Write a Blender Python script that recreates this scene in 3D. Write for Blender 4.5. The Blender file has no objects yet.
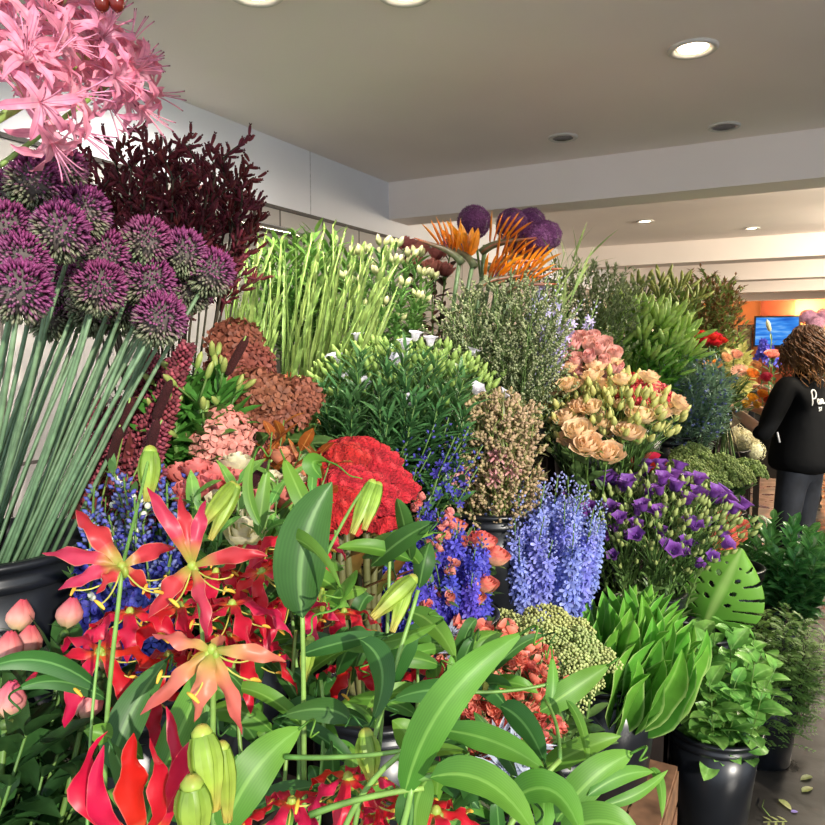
import bpy, bmesh, math, random
from mathutils import Vector, Quaternion, Matrix
import numpy as np
V = Vector
PI = math.pi
rng = random.Random(7)
U = rng.uniform
scn = bpy.context.scene
COL = scn.collection

# ------------------------------------------------------------------ camera
FPX = 720.0
YAW, PITCH, EYE = math.radians(28.5), math.radians(5.2), 1.55
FW = V((-math.sin(YAW)*math.cos(PITCH), math.cos(YAW)*math.cos(PITCH), -math.sin(PITCH)))
RT = V((math.cos(YAW), math.sin(YAW), 0))
UP = RT.cross(FW).normalized()
RT3, UPW, TOC = RT.copy(), V((0, 0, 1)), V((math.sin(YAW), -math.cos(YAW), 0))
CAMLOC = V((0, 0, EYE))
def P(px, py, d):
    return CAMLOC + FW*d + RT*((px-412.5)/FPX*d) + UP*((412.5-py)/FPX*d)
def proj(p):
    q = p-CAMLOC; d = q.dot(FW)
    return (412.5+FPX*q.dot(RT)/d, 412.5-FPX*q.dot(UP)/d, d)
cd = bpy.data.cameras.new('camera'); cam = bpy.data.objects.new('camera', cd); COL.objects.link(cam)
cam.location = CAMLOC; cam.rotation_euler = (PI/2-PITCH, 0, YAW)
cd.sensor_width = 36; cd.lens = 36*FPX/825; cd.clip_start = .02
scn.camera = cam

# ------------------------------------------------------------------ materials
def s2l(c):
    return tuple(((x/12.92) if x <= .04045 else ((x+.055)/1.055)**2.4) for x in c)
def C(h):
    h = h.lstrip('#'); return s2l(tuple(int(h[i:i+2], 16)/255 for i in (0, 2, 4)))
_m = {}
def N(nt, t, **kw):
    n = nt.nodes.new(t)
    for k, v in kw.items():
        if k in n.inputs: n.inputs[k].default_value = v
        else: setattr(n, k, v)
    return n
def mat(name, stops, rough=.5, trans=.0, jit=.12, hue=.01, noise=.25, nscale=60, edge=None, edgew=(.6, .95), rib=None, spec=.4, emit=0, axis='Y', bump=0, veins=0):
    """stops: colours along the part from its base to its tip; edge: margin colour; rib: midrib colour; jit: how far one piece differs from the next"""
    if name in _m: return _m[name]
    m = bpy.data.materials.new(name); m.use_nodes = True; nt = m.node_tree; nt.nodes.clear(); L = nt.links.new
    out = N(nt, 'ShaderNodeOutputMaterial'); b = N(nt, 'ShaderNodeBsdfPrincipled', Roughness=rough); b.inputs['Specular IOR Level'].default_value = spec
    uv = N(nt, 'ShaderNodeUVMap'); sep = N(nt, 'ShaderNodeSeparateXYZ'); L(uv.outputs[0], sep.inputs[0])
    if isinstance(stops, str): stops = [(0, stops)]
    r = N(nt, 'ShaderNodeValToRGB'); el = r.color_ramp.elements
    el[0].position = stops[0][0]; el[0].color = (*C(stops[0][1]), 1)
    if len(stops) > 1:
        el[1].position = stops[-1][0]; el[1].color = (*C(stops[-1][1]), 1)
        for p, c in stops[1:-1]:
            e = el.new(p); e.color = (*C(c), 1)
    else: el[1].color = el[0].color
    L(sep.outputs[axis], r.inputs[0]); col = r.outputs[0]
    if edge or rib:
        a = N(nt, 'ShaderNodeMath', operation='SUBTRACT'); a.inputs[1].default_value = .5; L(sep.outputs['X'], a.inputs[0])
        ab = N(nt, 'ShaderNodeMath', operation='ABSOLUTE'); L(a.outputs[0], ab.inputs[0])
        m2 = N(nt, 'ShaderNodeMath', operation='MULTIPLY'); m2.inputs[1].default_value = 2; L(ab.outputs[0], m2.inputs[0])
        if edge:
            mr = N(nt, 'ShaderNodeMapRange'); mr.inputs[1].default_value = edgew[0]; mr.inputs[2].default_value = edgew[1]; L(m2.outputs[0], mr.inputs[0])
            mx = N(nt, 'ShaderNodeMix', data_type='RGBA'); L(mr.outputs[0], mx.inputs[0]); L(col, mx.inputs[6]); mx.inputs[7].default_value = (*C(edge), 1); col = mx.outputs[2]
        if rib:
            mr = N(nt, 'ShaderNodeMapRange'); mr.inputs[1].default_value = .14; mr.inputs[2].default_value = .03; L(m2.outputs[0], mr.inputs[0])
            mx = N(nt, 'ShaderNodeMix', data_type='RGBA'); L(mr.outputs[0], mx.inputs[0]); L(col, mx.inputs[6]); mx.inputs[7].default_value = (*C(rib), 1); col = mx.outputs[2]
    hs = N(nt, 'ShaderNodeHueSaturation')
    oi = N(nt, 'ShaderNodeObjectInfo')
    geo = N(nt, 'ShaderNodeNewGeometry')
    v = N(nt, 'ShaderNodeMapRange'); v.inputs[3].default_value = 1-jit; v.inputs[4].default_value = 1+jit; L(geo.outputs['Random Per Island'], v.inputs[0])
    h = N(nt, 'ShaderNodeMapRange'); h.inputs[3].default_value = .5-hue; h.inputs[4].default_value = .5+hue; L(oi.outputs['Random'], h.inputs[0])
    val = v.outputs[0]
    if noise:
        tc = N(nt, 'ShaderNodeTexCoord'); nz = N(nt, 'ShaderNodeTexNoise', Scale=nscale); L(tc.outputs['Object'], nz.inputs['Vector'])
        nr = N(nt, 'ShaderNodeMapRange'); nr.inputs[1].default_value = .3; nr.inputs[2].default_value = .7; nr.inputs[3].default_value = 1-noise; nr.inputs[4].default_value = 1+noise; L(nz.outputs[0], nr.inputs[0])
        mu = N(nt, 'ShaderNodeMath', operation='MULTIPLY'); L(val, mu.inputs[0]); L(nr.outputs[0], mu.inputs[1]); val = mu.outputs[0]
        if bump:
            bp = N(nt, 'ShaderNodeBump'); bp.inputs['Strength'].default_value = bump; bp.inputs['Distance'].default_value = .01; L(nz.outputs[0], bp.inputs['Height']); L(bp.outputs[0], b.inputs['Normal'])
    if veins:
        wv = N(nt, 'ShaderNodeMath', operation='MULTIPLY'); wv.inputs[1].default_value = 95; L(sep.outputs['X'], wv.inputs[0]); sn = N(nt, 'ShaderNodeMath', operation='SINE'); L(wv.outputs[0], sn.inputs[0])
        vr = N(nt, 'ShaderNodeMapRange'); vr.inputs[1].default_value = -1; vr.inputs[3].default_value = 1-veins; vr.inputs[4].default_value = 1+veins; L(sn.outputs[0], vr.inputs[0]); mu = N(nt, 'ShaderNodeMath', operation='MULTIPLY'); L(val, mu.inputs[0]); L(vr.outputs[0], mu.inputs[1]); val = mu.outputs[0]
    L(val, hs.inputs['Value']); L(h.outputs[0], hs.inputs['Hue']); L(col, hs.inputs['Color']); col = hs.outputs[0]
    L(col, b.inputs['Base Color'])
    sh = b.outputs[0]
    if emit:
        L(col, b.inputs['Emission Color']); b.inputs['Emission Strength'].default_value = emit
    if trans:
        t = N(nt, 'ShaderNodeBsdfTranslucent'); L(col, t.inputs['Color']); ms = N(nt, 'ShaderNodeMixShader'); ms.inputs[0].default_value = trans
        L(sh, ms.inputs[1]); L(t.outputs[0], ms.inputs[2]); sh = ms.outputs[0]
    L(sh, out.inputs[0]); _m[name] = m
    return m
def leafm(name, c, tip=None, rib=None, edge=None, rough=.38, trans=.28, **k):
    return mat(name, [(0, c), (1, tip or c)], rough, trans, rib=rib, edge=edge, **k)

# ------------------------------------------------------------------ mesh builder
def perp(d):
    a = V((0, 0, 1)) if abs(d.z) < .9 else V((1, 0, 0))
    return d.cross(a).normalized()
def rot(v, ax, a):
    return Quaternion(ax, a) @ v
def bez(ps, n):
    ps = [V(p) for p in ps]; o = []
    for i in range(n+1):
        t = i/n; q = ps
        while len(q) > 1: q = [q[j].lerp(q[j+1], t) for j in range(len(q)-1)]
        o.append(q[0])
    return o
class MB:
    def __init__(s): s.v = []; s.f = []; s.u = []
    def put(s, vs, fs, us):
        b = len(s.v); s.v += [tuple(x) for x in vs]; s.u += us; s.f += [tuple(i+b for i in f) for f in fs]
    def grid(s, rows, us=None):
        n = len(rows[0]); vs = [p for r in rows for p in r]; m = len(rows)
        fs = [(i*n+j, i*n+j+1, (i+1)*n+j+1, (i+1)*n+j) for i in range(m-1) for j in range(n-1)]
        s.put(vs, fs, us or [(j/(n-1), i/(m-1)) for i in range(m) for j in range(n)])
    def tube(s, pts, r, r1=None, n=5, cap=True):
        pts = [V(p) for p in pts]; r1 = r if r1 is None else r1; m = len(pts); vs = []; us = []
        t = (pts[1]-pts[0]).normalized(); a = perp(t)
        for i, p in enumerate(pts):
            t2 = (pts[min(i+1, m-1)]-pts[max(i-1, 0)]).normalized(); a = (a-t2*a.dot(t2)).normalized(); b = t2.cross(a)
            k = i/(m-1); R = r(k) if callable(r) else r+(r1-r)*k
            for j in range(n):
                w = 2*PI*j/n; vs.append(p+(a*math.cos(w)+b*math.sin(w))*R); us.append((j/n, k))
        fs = [(i*n+j, i*n+(j+1) % n, (i+1)*n+(j+1) % n, (i+1)*n+j) for i in range(m-1) for j in range(n)]
        if cap: fs += [tuple(range(n))[::-1], tuple(range((m-1)*n, m*n))]
        s.put(vs, fs, us)
    def blade(s, pts, W, side=None, nrm=None, prof=None, cup=.15, wave=0, wf=3, twist=0, nu=4, ph=0, sag=None):
        """a leaf or petal along pts; W its full width, cup its fold, wave its ruffled margin"""
        pts = [V(p) for p in pts]; m = len(pts); prof = prof or lanc; rows = []
        L = sum((pts[i+1]-pts[i]).length for i in range(m-1))
        for i, p in enumerate(pts):
            t = (pts[min(i+1, m-1)]-pts[max(i-1, 0)]).normalized()
            sd = V(side) if side is not None else t.cross(V(nrm))
            sd = (sd-t*sd.dot(t)); sd = sd.normalized() if sd.length > 1e-6 else perp(t)
            k = i/(m-1)
            if twist: sd = rot(sd, t, twist*k)
            n = sd.cross(t); w = W*.5*max(prof(k), .02); row = []
            for j in range(nu+1):
                x = j/nu*2-1
                row.append(p+sd*(w*x)+n*(cup*w*abs(x)**1.5*(1 if cup else 0)+wave*W*math.sin(k*wf*2*PI+ph+(0 if x > 0 else 1.3))*abs(x)**2*min(1, 3*k)*min(1, 4*(1-k))))
            rows.append(row)
        s.grid(rows)
    def leaf(s, base, d, n, L, W, bend=.6, ns=5, prof=None, **k):
        d = V(d).normalized(); n = V(n); n = (n-d*n.dot(d)); n = n.normalized() if n.length > 1e-5 else perp(d)
        sd = d.cross(n); pts = [V(base)]
        for i in range(ns):
            pts.append(pts[-1]+d*(L/ns)); d = rot(d, sd, -bend/ns)
        s.blade(pts, W, side=sd, prof=prof, **k)
    def spin(s, c, ax, prof, n=8, lobes=0, la=0):
        """a turned shape about the axis ax through c; prof: (radius, height) pairs"""
        ax = V(ax).normalized(); a = perp(ax); b = ax.cross(a); rows = []; m = len(prof)
        for i, (r, h) in enumerate(prof):
            rows.append([V(c)+ax*(h+(la*h*math.cos(lobes*2*PI*j/n)*i/(m-1) if lobes else 0))+(a*math.cos(2*PI*j/n)+b*math.sin(2*PI*j/n))*r*(1+(.18*math.cos(lobes*2*PI*j/n)*(i/(m-1))**2 if lobes else 0)) for j in range(n)])
        vs = [p for r in rows for p in r]
        fs = [(i*n+j, i*n+(j+1) % n, (i+1)*n+(j+1) % n, (i+1)*n+j) for i in range(m-1) for j in range(n)]
        s.put(vs, fs, [(j/n, i/(m-1)) for i in range(m) for j in range(n)])
    def ball(s, c, r, ax=(0, 0, 1), st=1, n=8, m=5):
        s.spin(c, ax, [(r*math.sin(PI*min(max(i/m, .02), .98)), -r*st*math.cos(PI*i/m)) for i in range(m+1)], n)
    def spindle(s, c, d, r, L, v=0., v2=None, n=4, fat=.55):
        d = V(d).normalized(); a = perp(d); b = d.cross(a); c = V(c)
        vs = [c]+[c+d*(L*fat)+(a*math.cos(2*PI*j/n)+b*math.sin(2*PI*j/n))*r for j in range(n)]+[c+d*L]
        v2 = v if v2 is None else v2
        s.put(vs, [(0, 1+(j+1) % n, 1+j) for j in range(n)]+[(n+1, 1+j, 1+(j+1) % n) for j in range(n)], [(.5, v)]+[(.5, (v+v2)/2)]*n+[(.5, v2)])
    def floret(s, c, ax, R, n=5, w=.75, cup=.25, ph=0, v0=0., v1=1., notch=False):
        """a small open flower of n petals facing ax"""
        ax = V(ax).normalized(); a = perp(ax); b = ax.cross(a); c = V(c)
        for k in range(n):
            th = 2*PI*k/n+ph; e = a*math.cos(th)+b*math.sin(th); f = ax.cross(e); W = R*w*2.2/n*1.3
            p = [c, c+e*(R*.5)+f*W*.5+ax*cup*R*.35, c+e*(R*.92)+f*W*.33+ax*cup*R, c+e*R+ax*cup*R*.9, c+e*(R*.92)-f*W*.33+ax*cup*R, c+e*(R*.5)-f*W*.5+ax*cup*R*.35]
            vm = (v0+v1)/2
            s.put(p, [(0, 1, 2, 3), (0, 3, 4, 5)], [(.5, v0), (1, vm), (.8, v1), (.5, v1), (.2, v1), (0, vm)])
    def box(s, lo, hi):
        x0, y0, z0 = lo; x1, y1, z1 = hi
        s.put([(x0, y0, z0), (x1, y0, z0), (x1, y1, z0), (x0, y1, z0), (x0, y0, z1), (x1, y0, z1), (x1, y1, z1), (x0, y1, z1)],
              [(0, 3, 2, 1), (4, 5, 6, 7), (0, 1, 5, 4), (1, 2, 6, 5), (2, 3, 7, 6), (3, 0, 4, 7)], [(.5, .5)]*8)
    def mesh(s, name, m, smooth=True, off=None):
        me = bpy.data.meshes.new(name)
        vs = s.v if off is None else [(x-off[0], y-off[1], z-off[2]) for x, y, z in s.v]
        me.from_pydata(vs, [], s.f)
        uvl = me.uv_layers.new(name='UVMap'); li = np.empty(len(me.loops), np.int32); me.loops.foreach_get('vertex_index', li)
        uvl.data.foreach_set('uv', np.array(s.u, np.float32)[li].ravel())
        if smooth: me.polygons.foreach_set('use_smooth', np.ones(len(me.polygons), bool))
        me.materials.append(m); me.update(); return me
def lanc(t): return (max(t, 0)**.55)*(max(1-t, 0)**.75)*2.05
def oval(t): return math.sin(PI*min(max(t, .0), 1)**.8)**.75
def strap(t): return min(1, t*6+.3)*min(1, (1-t)*3.2+.04)
def ptl(t): return min(1., .28+t*1.5)*min(1., ((1-t)*2.2)**.7+.03)
def obj(name, me, parent=None):
    o = bpy.data.objects.new(name, me); COL.objects.link(o)
    if parent: o.parent = parent
    return o
def tag(o, label, cat, group=None, kind=None):
    o['label'] = label; o['category'] = cat
    if group: o['group'] = group
    if kind: o['kind'] = kind
    return o
def empty(name, loc, label, cat, group=None, rz=0):
    o = bpy.data.objects.new(name, None); COL.objects.link(o); o.location = loc; o.rotation_euler = (0, 0, rz); o.empty_display_size = .05
    return tag(o, label, cat, group)
def structure(name, me):
    o = obj(name, me); o['kind'] = 'structure'; return o
class Kind:
    """one kind of cut flower: its parts as shared meshes, each (name, mesh, [sub-parts], label)"""
    def __init__(s, name, cat, L, parts): s.name, s.cat, s.L, s.parts = name, cat, L, parts
_ext = {}
def place(k, base, tip, label, group=None, spin=None, smin=.72, smax=1.12):
    d = tip-base; s = min(max(d.length/k.L, smin), smax)
    r = bpy.data.objects.new(k.name, None); COL.objects.link(r); r.empty_display_size = .05
    q = V((0, 0, 1)).rotation_difference(d.normalized()) @ Quaternion((0, 0, 1), U(0, 2*PI) if spin is None else spin)
    r.rotation_mode = 'QUATERNION'; r.rotation_quaternion = q; r.scale = (s, s, s); r.location = tip-d.normalized()*(s*k.L)
    tag(r, label, k.cat, group, 'thing')
    low = (d.length-s*k.L)/s
    for pn, me, subs, lab in k.parts:
        c = obj(pn, me, r)
        if lab: c['label'] = lab
        if pn == 'stem' and low > .02:
            if me.name not in _ext: b = MB(); b.tube([(0, 0, -1), (0, 0, -.5), (0, 0, .002)], .0032, n=5); _ext[me.name] = b.mesh('stem_base', me.materials[0])
            x = obj('stem_base', _ext[me.name], c); x.scale = (1, 1, low)
        for sn, sm in subs: obj(sn, sm, c)
    return r
def bud_mesh(p):
    m = MB()
    for k in range(3): a = 2.1*k; e = V((math.cos(a)*.5, math.sin(a)*.5, 1)).normalized(); q = p[-1]+e*.02; m.tube([p[-1], q], .0012, n=4); m.spin(q, e, [(.001, 0), (.009, .01), (.011, .024), (.005, .036), (.001, .04)], 7)
    return m.mesh('bud', mat('cream_bud', [(0, '#9aa860'), (1, '#dcd3a6')], .5))
# ------------------------------------------------------------------ flower kinds
GREEN = mat('stem_green', [(0, '#3f5a2c'), (1, '#5d7d38')], .5)
PALEG = mat('stem_pale', [(0, '#6c7f45'), (1, '#8ba552')], .5)
DARKS = mat('stem_dark', [(0, '#2b3320'), (1, '#4a3a2c')], .6)
def dirs(n, lo=-1., hi=1., seed=0.):
    """n directions spread evenly over a sphere between two heights"""
    return [(lambda z, a: V((math.cos(a)*math.sqrt(max(0, 1-z*z)), math.sin(a)*math.sqrt(max(0, 1-z*z)), z)))(hi-(hi-lo)*(i+.5)/n, 2.39996*i+seed) for i in range(n)]
def stem_path(L, bow=.03, ph=0., n=6, z0=0.):
    return [V((bow*L*math.sin(PI*i/n)*math.cos(ph), bow*L*math.sin(PI*i/n)*math.sin(ph), z0+(L-z0)*i/n)) for i in range(n+1)]
def on(path, t):
    x = t*(len(path)-1); i = min(int(x), len(path)-2); return path[i].lerp(path[i+1], x-i)
def foliage(mb, path, t0, t1, n, L, W, ang=.9, bend=.5, whorl=1, prof=None, cup=.25, taper=.5, wave=0, nu=2, ns=4, jl=.25, z_up=True):
    for i in range(n):
        t = t0+(t1-t0)*((i//whorl)*whorl+.5)/n; a = 2.39996*(i//whorl)+2*PI*(i % whorl)/whorl+U(-.3, .3)
        e = V((math.cos(a), math.sin(a), 0)); th = ang*U(.75, 1.25)*(1-.35*(t-t0)/(t1-t0+.01))
        d = e*math.sin(th)+V((0, 0, math.cos(th))); nn = V((0, 0, 1))*math.sin(th)-e*math.cos(th)
        l = L*U(1-jl, 1+jl)*(1-taper*abs((t-t0)/(t1-t0)-.35))
        mb.leaf(on(path, t), d, nn, l, W*U(.8, 1.15)*(l/L)**.5, bend*U(.2, 1.7), ns, prof, cup=cup, wave=wave, nu=nu, ph=U(0, 6), twist=U(-.5, .5))
def variants(n, fn):
    return [fn(i) for i in range(n)]
def leafy(name, cat, m, L=.7, n=50, t0=.5, l=.07, w=.016, ang=.9, bend=.5, whorl=1, prof=None, var=3, sm=None, tips=None, **k):
    def f(i):
        p = stem_path(L, .03, i*2.); s = MB(); s.tube(p, .003, .0012); b = MB(); foliage(b, p, t0, 1, n, l, w, ang, bend, whorl, prof, **k)
        parts = [('stem', s.mesh('stem', sm or GREEN), [], None), ('foliage', b.mesh('foliage', m), [], None)]
        if tips: parts += tips(p, i)
        return Kind(name, cat, L, parts)
    return variants(var, f)

def k_allium_drum():
    hm = mat('allium_head', [(0, '#73835f'), (.36, '#8b8a72'), (.56, '#93507a'), (1, '#8b3a6b')], .55, .15, jit=.35, noise=.1)
    def f(i):
        L = .5; s = MB(); s.tube(stem_path(L, .02, i), .0032, .003, 6); h = MB(); R = .034; c = V((0, 0, L))
        for d in dirs(560, -.97, 1., i):
            e = (d+V((U(-.12, .12), U(-.12, .12), U(-.12, .12)))).normalized(); r = R*U(.62, .72); p = c+V((e.x*r, e.y*r, e.z*r*1.15)); v = .5+.5*e.z+U(-.16, .16)+.12*e.x
            h.spindle(p, e, .0019, R*U(.34, .5), v, v+.1, fat=.7)
        core = MB(); core.ball(c, R*.74, n=8, m=6, st=1.1)
        return Kind('allium', 'flower', L, [('stem', s.mesh('stem', mat('allium_stem', [(0, '#4d6a4c'), (1, '#6f8b66')], .45, jit=.3)), [], None),
                    ('flower_head', h.mesh('flower_head', hm), [('seed_core', core.mesh('seed_core', mat('allium_core', '#5d5550', .8)))], None)])
    return variants(3, f)
def k_allium_giant():
    hm = mat('allium_giant', [(0, '#4d2347'), (1, '#99599a')], .6, .1, jit=.35)
    def f(i):
        L = .8; s = MB(); s.tube(stem_path(L, .01, i), .005, .004, 6); h = MB(); R = .056; c = V((0, 0, L))
        h.ball(c, R*.78, n=10, m=7)
        for d in dirs(420, -1, 1, i): h.floret(c+d*R*U(.88, 1.), (d+V((U(-.3, .3), U(-.3, .3), U(-.3, .3)))).normalized(), .0095, 6, .55, .5, U(0, 6), .3, U(.7, 1))
        return Kind('giant_allium', 'flower', L, [('stem', s.mesh('stem', GREEN), [], None), ('flower_head', h.mesh('flower_head', hm), [], None)])
    return variants(2, f)
def k_nerine():
    pm = mat('nerine_petal', [(0, '#f0c3cf'), (.4, '#f3a3ba'), (1, '#ef8fae')], .45, .35, rib='#df7c9f', jit=.1)
    st = mat('nerine_stamen', [(0, '#e9a5b8'), (.9, '#d98aa6'), (1, '#6b2a40')], .5)
    def f(i):
        L = .5; s = MB(); s.tube(stem_path(L, .03, i), .0036, .0032, 7); ps = [('stem', s.mesh('stem', PALEG), [], None)]; c = V((0, 0, L))
        sp = MB()
        for q in (0, 2.6): sp.leaf(c, (math.cos(q)*.8, math.sin(q)*.8, .3), (0, 0, 1), .05, .012, .8)
        ps.append(('spathe', sp.mesh('spathe', mat('spathe', [(0, '#b9b070'), (1, '#d9c7a0')], .6, .3)), [], None))
        for d in dirs(10, -.25, 1, i*1.7):
            b = MB(); t = MB(); o = c+d*.045; t.tube(bez([c, c+d*.02+V((0, 0, .006)), o], 4), .0017, .0015)
            a = perp(d); e2 = d.cross(a)
            for k in range(6):
                th = 2*PI*k/6+i; e = a*math.cos(th)+e2*math.sin(th)
                b.leaf(o, d*.72+e*.6, d*.6-e, .052*U(.9, 1.1), .0105, 2.3*U(.7, 1.2), 7, strap, cup=.35, wave=.28, wf=2.2, ph=k, twist=U(-.6, .6))
            for k in range(5):
                th = 2*PI*k/5; e = a*math.cos(th)+e2*math.sin(th)
                t.tube(bez([o, o+d*.03+e*.004, o+d*.05+e*.014], 4), .0006, .0009, 4)
            ps.append(('bloom', b.mesh('bloom', pm), [('stamen', t.mesh('stamen', st))], None))
        return Kind('nerine', 'flower', L, ps)
    return variants(2, f)
def k_kangaroo():
    cm = mat('kangaroo_claw', [(0, '#6d242d'), (1, '#55181f')], .75, .08, jit=.4)
    def f(i):
        L = .6; p = stem_path(L, .04, i); s = MB(); s.tube(p, .0028, .0018); h = MB(); h.tube([on(p, .6), on(p, .8), p[-1]], .0019, .0012)
        for k in range(9):
            t = .62+.38*k/8; a = 2.4*k+i; o = on(p, t); e = V((math.cos(a), math.sin(a), 1.0)).normalized(); q = o+e*U(.03, .06)*(1.25-.6*(t-.6)); s.tube(bez([o, o+e*.03+V((0, 0, .01)), q], 3), .0016, .001, 4)
            for j in range(10):
                d = (e+V((U(-1, 1), U(-1, 1), U(-.6, .9)))*.9).normalized(); w = q+d*U(0, .012)-e*.006*j; pts = bez([w, w+d*.012, w+d*.018+V((0, 0, U(-.004, .008)))], 3)
                h.tube(pts, lambda x: .0018+.0017*math.sin(PI*x*.8), n=5)
                for m_ in range(3):
                    tt = pts[-1]; dd = (d+V((U(-1, 1), U(-1, 1), U(-1, 1)))*.6).normalized(); h.spindle(tt, dd, .0014, .006, 1)
        return Kind('kangaroo_paw', 'flower', L, [('stem', s.mesh('stem', DARKS), [], None), ('flower_head', h.mesh('flower_head', cm), [], None)])
    return variants(3, f)
def k_amaranth():
    am = mat('amaranth', [(0, '#a3545f'), (1, '#7c2b3c')], .8, .1, jit=.45); lm = leafm('amaranth_leaf', '#8c3f3d', '#7a4038', rough=.6)
    def f(i):
        L = .55; p = stem_path(L, .02, i); s = MB(); s.tube(p, .007, .003, 6); h = MB()
        for k in range(420):
            t = k/420; a = 2.39996*k; z = .46+.54*t; r = .034*(1-t)**.6*U(.55, 1.1)+.003
            h.spindle(on(p, min(z, 1))+V((math.cos(a)*r*.7, math.sin(a)*r*.7, 0)), V((math.cos(a), math.sin(a), .7)), .005*U(.6, 1.1), .013, U(0, 1), n=4)
        b = MB(); foliage(b, p, .1, .5, 5, .2, .035, .35, .3, prof=lanc)
        return Kind('amaranth', 'flower', L, [('stem', s.mesh('stem', mat('amaranth_stem', '#8a3d40', .5)), [], None), ('flower_head', h.mesh('flower_head', am), [], None), ('foliage', b.mesh('foliage', lm), [], None)])
    return variants(2, f)
def k_cattail():
    L = .6; s = MB(); s.tube(stem_path(L, .03), .0022, .0014); h = MB()
    h.tube(bez([(0, 0, L-.075), (.003, 0, L-.04), (.007, 0, L)], 8), lambda x: .0075*min(1, 6*x+.4)*min(1, (1-x)*5+.3), n=10)
    b = MB()
    for k in range(5): a = k*1.3; b.leaf((0, 0, .05), (math.cos(a)*.25, math.sin(a)*.25, 1), (math.cos(a), math.sin(a), -.2), U(.3, .5), .004, .6, 6, nu=1)
    return [Kind('cattail', 'flower', L, [('stem', s.mesh('stem', PALEG), [], None), ('seed_head', h.mesh('seed_head', mat('cattail_brown', '#3c1315', .95, bump=.6, nscale=500)), [], None), ('foliage', b.mesh('foliage', leafm('grass_blade', '#5d6a35', '#7d7a40')), [], None)])]
def k_gladiolus(open_=0):
    gm = mat('glad_bud', [(0, '#5c7738'), (.6, '#7a9449'), (1, '#90a85c')], .42, .2, jit=.2, rib='#7c9450'); wm = mat('glad_white', [(0, '#dfe6c0'), (1, '#f6f3ea')], .5, .3); om = mat('glad_orange', [(0, '#d88a5c'), (1, '#cf6a43')], .5, .3)
    def f(i):
        L = .9; p = stem_path(L, .06, i*1.6); s = MB(); s.tube(p, .006, .002, 6); b = MB(); fl = [('stem', s.mesh('stem', PALEG), [], None)]
        for k in range(17):
            t = .4+.58*k/16; sd = V((1, 0, 0)) if k % 2 else V((-1, 0, 0)); l = .085*(1.15-.75*(t-.4)/.6); o = on(p, t)
            for q in (0, 1):
                b.leaf(o, sd*(.24-.1*q)+V((0, .05*(q*2-1), 1)), -sd, l, .018*(1.2-.6*t), -.12, 4, lanc, cup=.7, nu=2)
        for k in range(2):
            a = PI*k; b.leaf((0, 0, .12), (math.cos(a)*.14, 0, 1), (math.cos(a), 0, 0), .75-.1*k, .02, -.1+.3*k, 7, lanc, cup=.5, nu=2)
        fl.append(('bud_spike', b.mesh('bud_spike', gm), [], None))
        def opn(t, sd, m, R, nm):
            w = MB(); c = on(p, t); ax = (V((sd, -.5, .5))).normalized(); a_ = perp(ax); b_ = ax.cross(a_)
            for q in range(6):
                e = a_*math.cos(q*PI/3)+b_*math.sin(q*PI/3); w.leaf(c+ax*.01, ax+e*.75, ax*.5-e, R, R*.55, .9, 5, oval, cup=-.2, wave=.12, ph=q)
            fl.append(('bloom', w.mesh('bloom', m), [], nm))
        if open_:
            opn(.5, 1, wm, .036, 'open white bloom'); opn(.56, -1, wm, .03, 'open white bloom')
        elif i % 2: opn(.52, -1, om, .018, 'orange bloom breaking its bud')
        return Kind('gladiolus', 'flower', L, fl)
    return variants(1 if open_ else 4, f)
def k_hydrangea(nm, c0, c1, leafc='#4a6b33', R=.062):
    hm = mat('hydrangea_'+nm, [(0, c0), (1, c1)], .6, .2, jit=.22)
    def f(i):
        L = .5; s = MB(); s.tube(stem_path(L, .02, i), .005, .004, 6); h = MB(); c = V((0, 0, L-R*.6))
        for d in dirs(95, -.45, 1, i):
            e = (d+V((U(-.3, .3), U(-.3, .3), U(-.3, .3)))).normalized(); h.floret(c+V((d.x, d.y, d.z*.85))*R*U(.86, 1.03), e, .0165*U(.8, 1.1), 4, .85, .25, U(0, 6), U(0, .4), U(.6, 1))
        h.ball(c, R*.8, n=10, m=6, st=.9)
        b = MB(); foliage(b, [c*.6, c*.8, c], 0, .7, 5, .11, .06, 1.2, .6, prof=oval, ns=5, nu=4)
        return Kind('hydrangea', 'flower', L, [('stem', s.mesh('stem', GREEN), [], None), ('flower_head', h.mesh('flower_head', hm), [], None), ('foliage', b.mesh('foliage', leafm('hydrangea_leaf', leafc, rib='#7b9a58')), [], None)])
    return variants(2, f)
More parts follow.
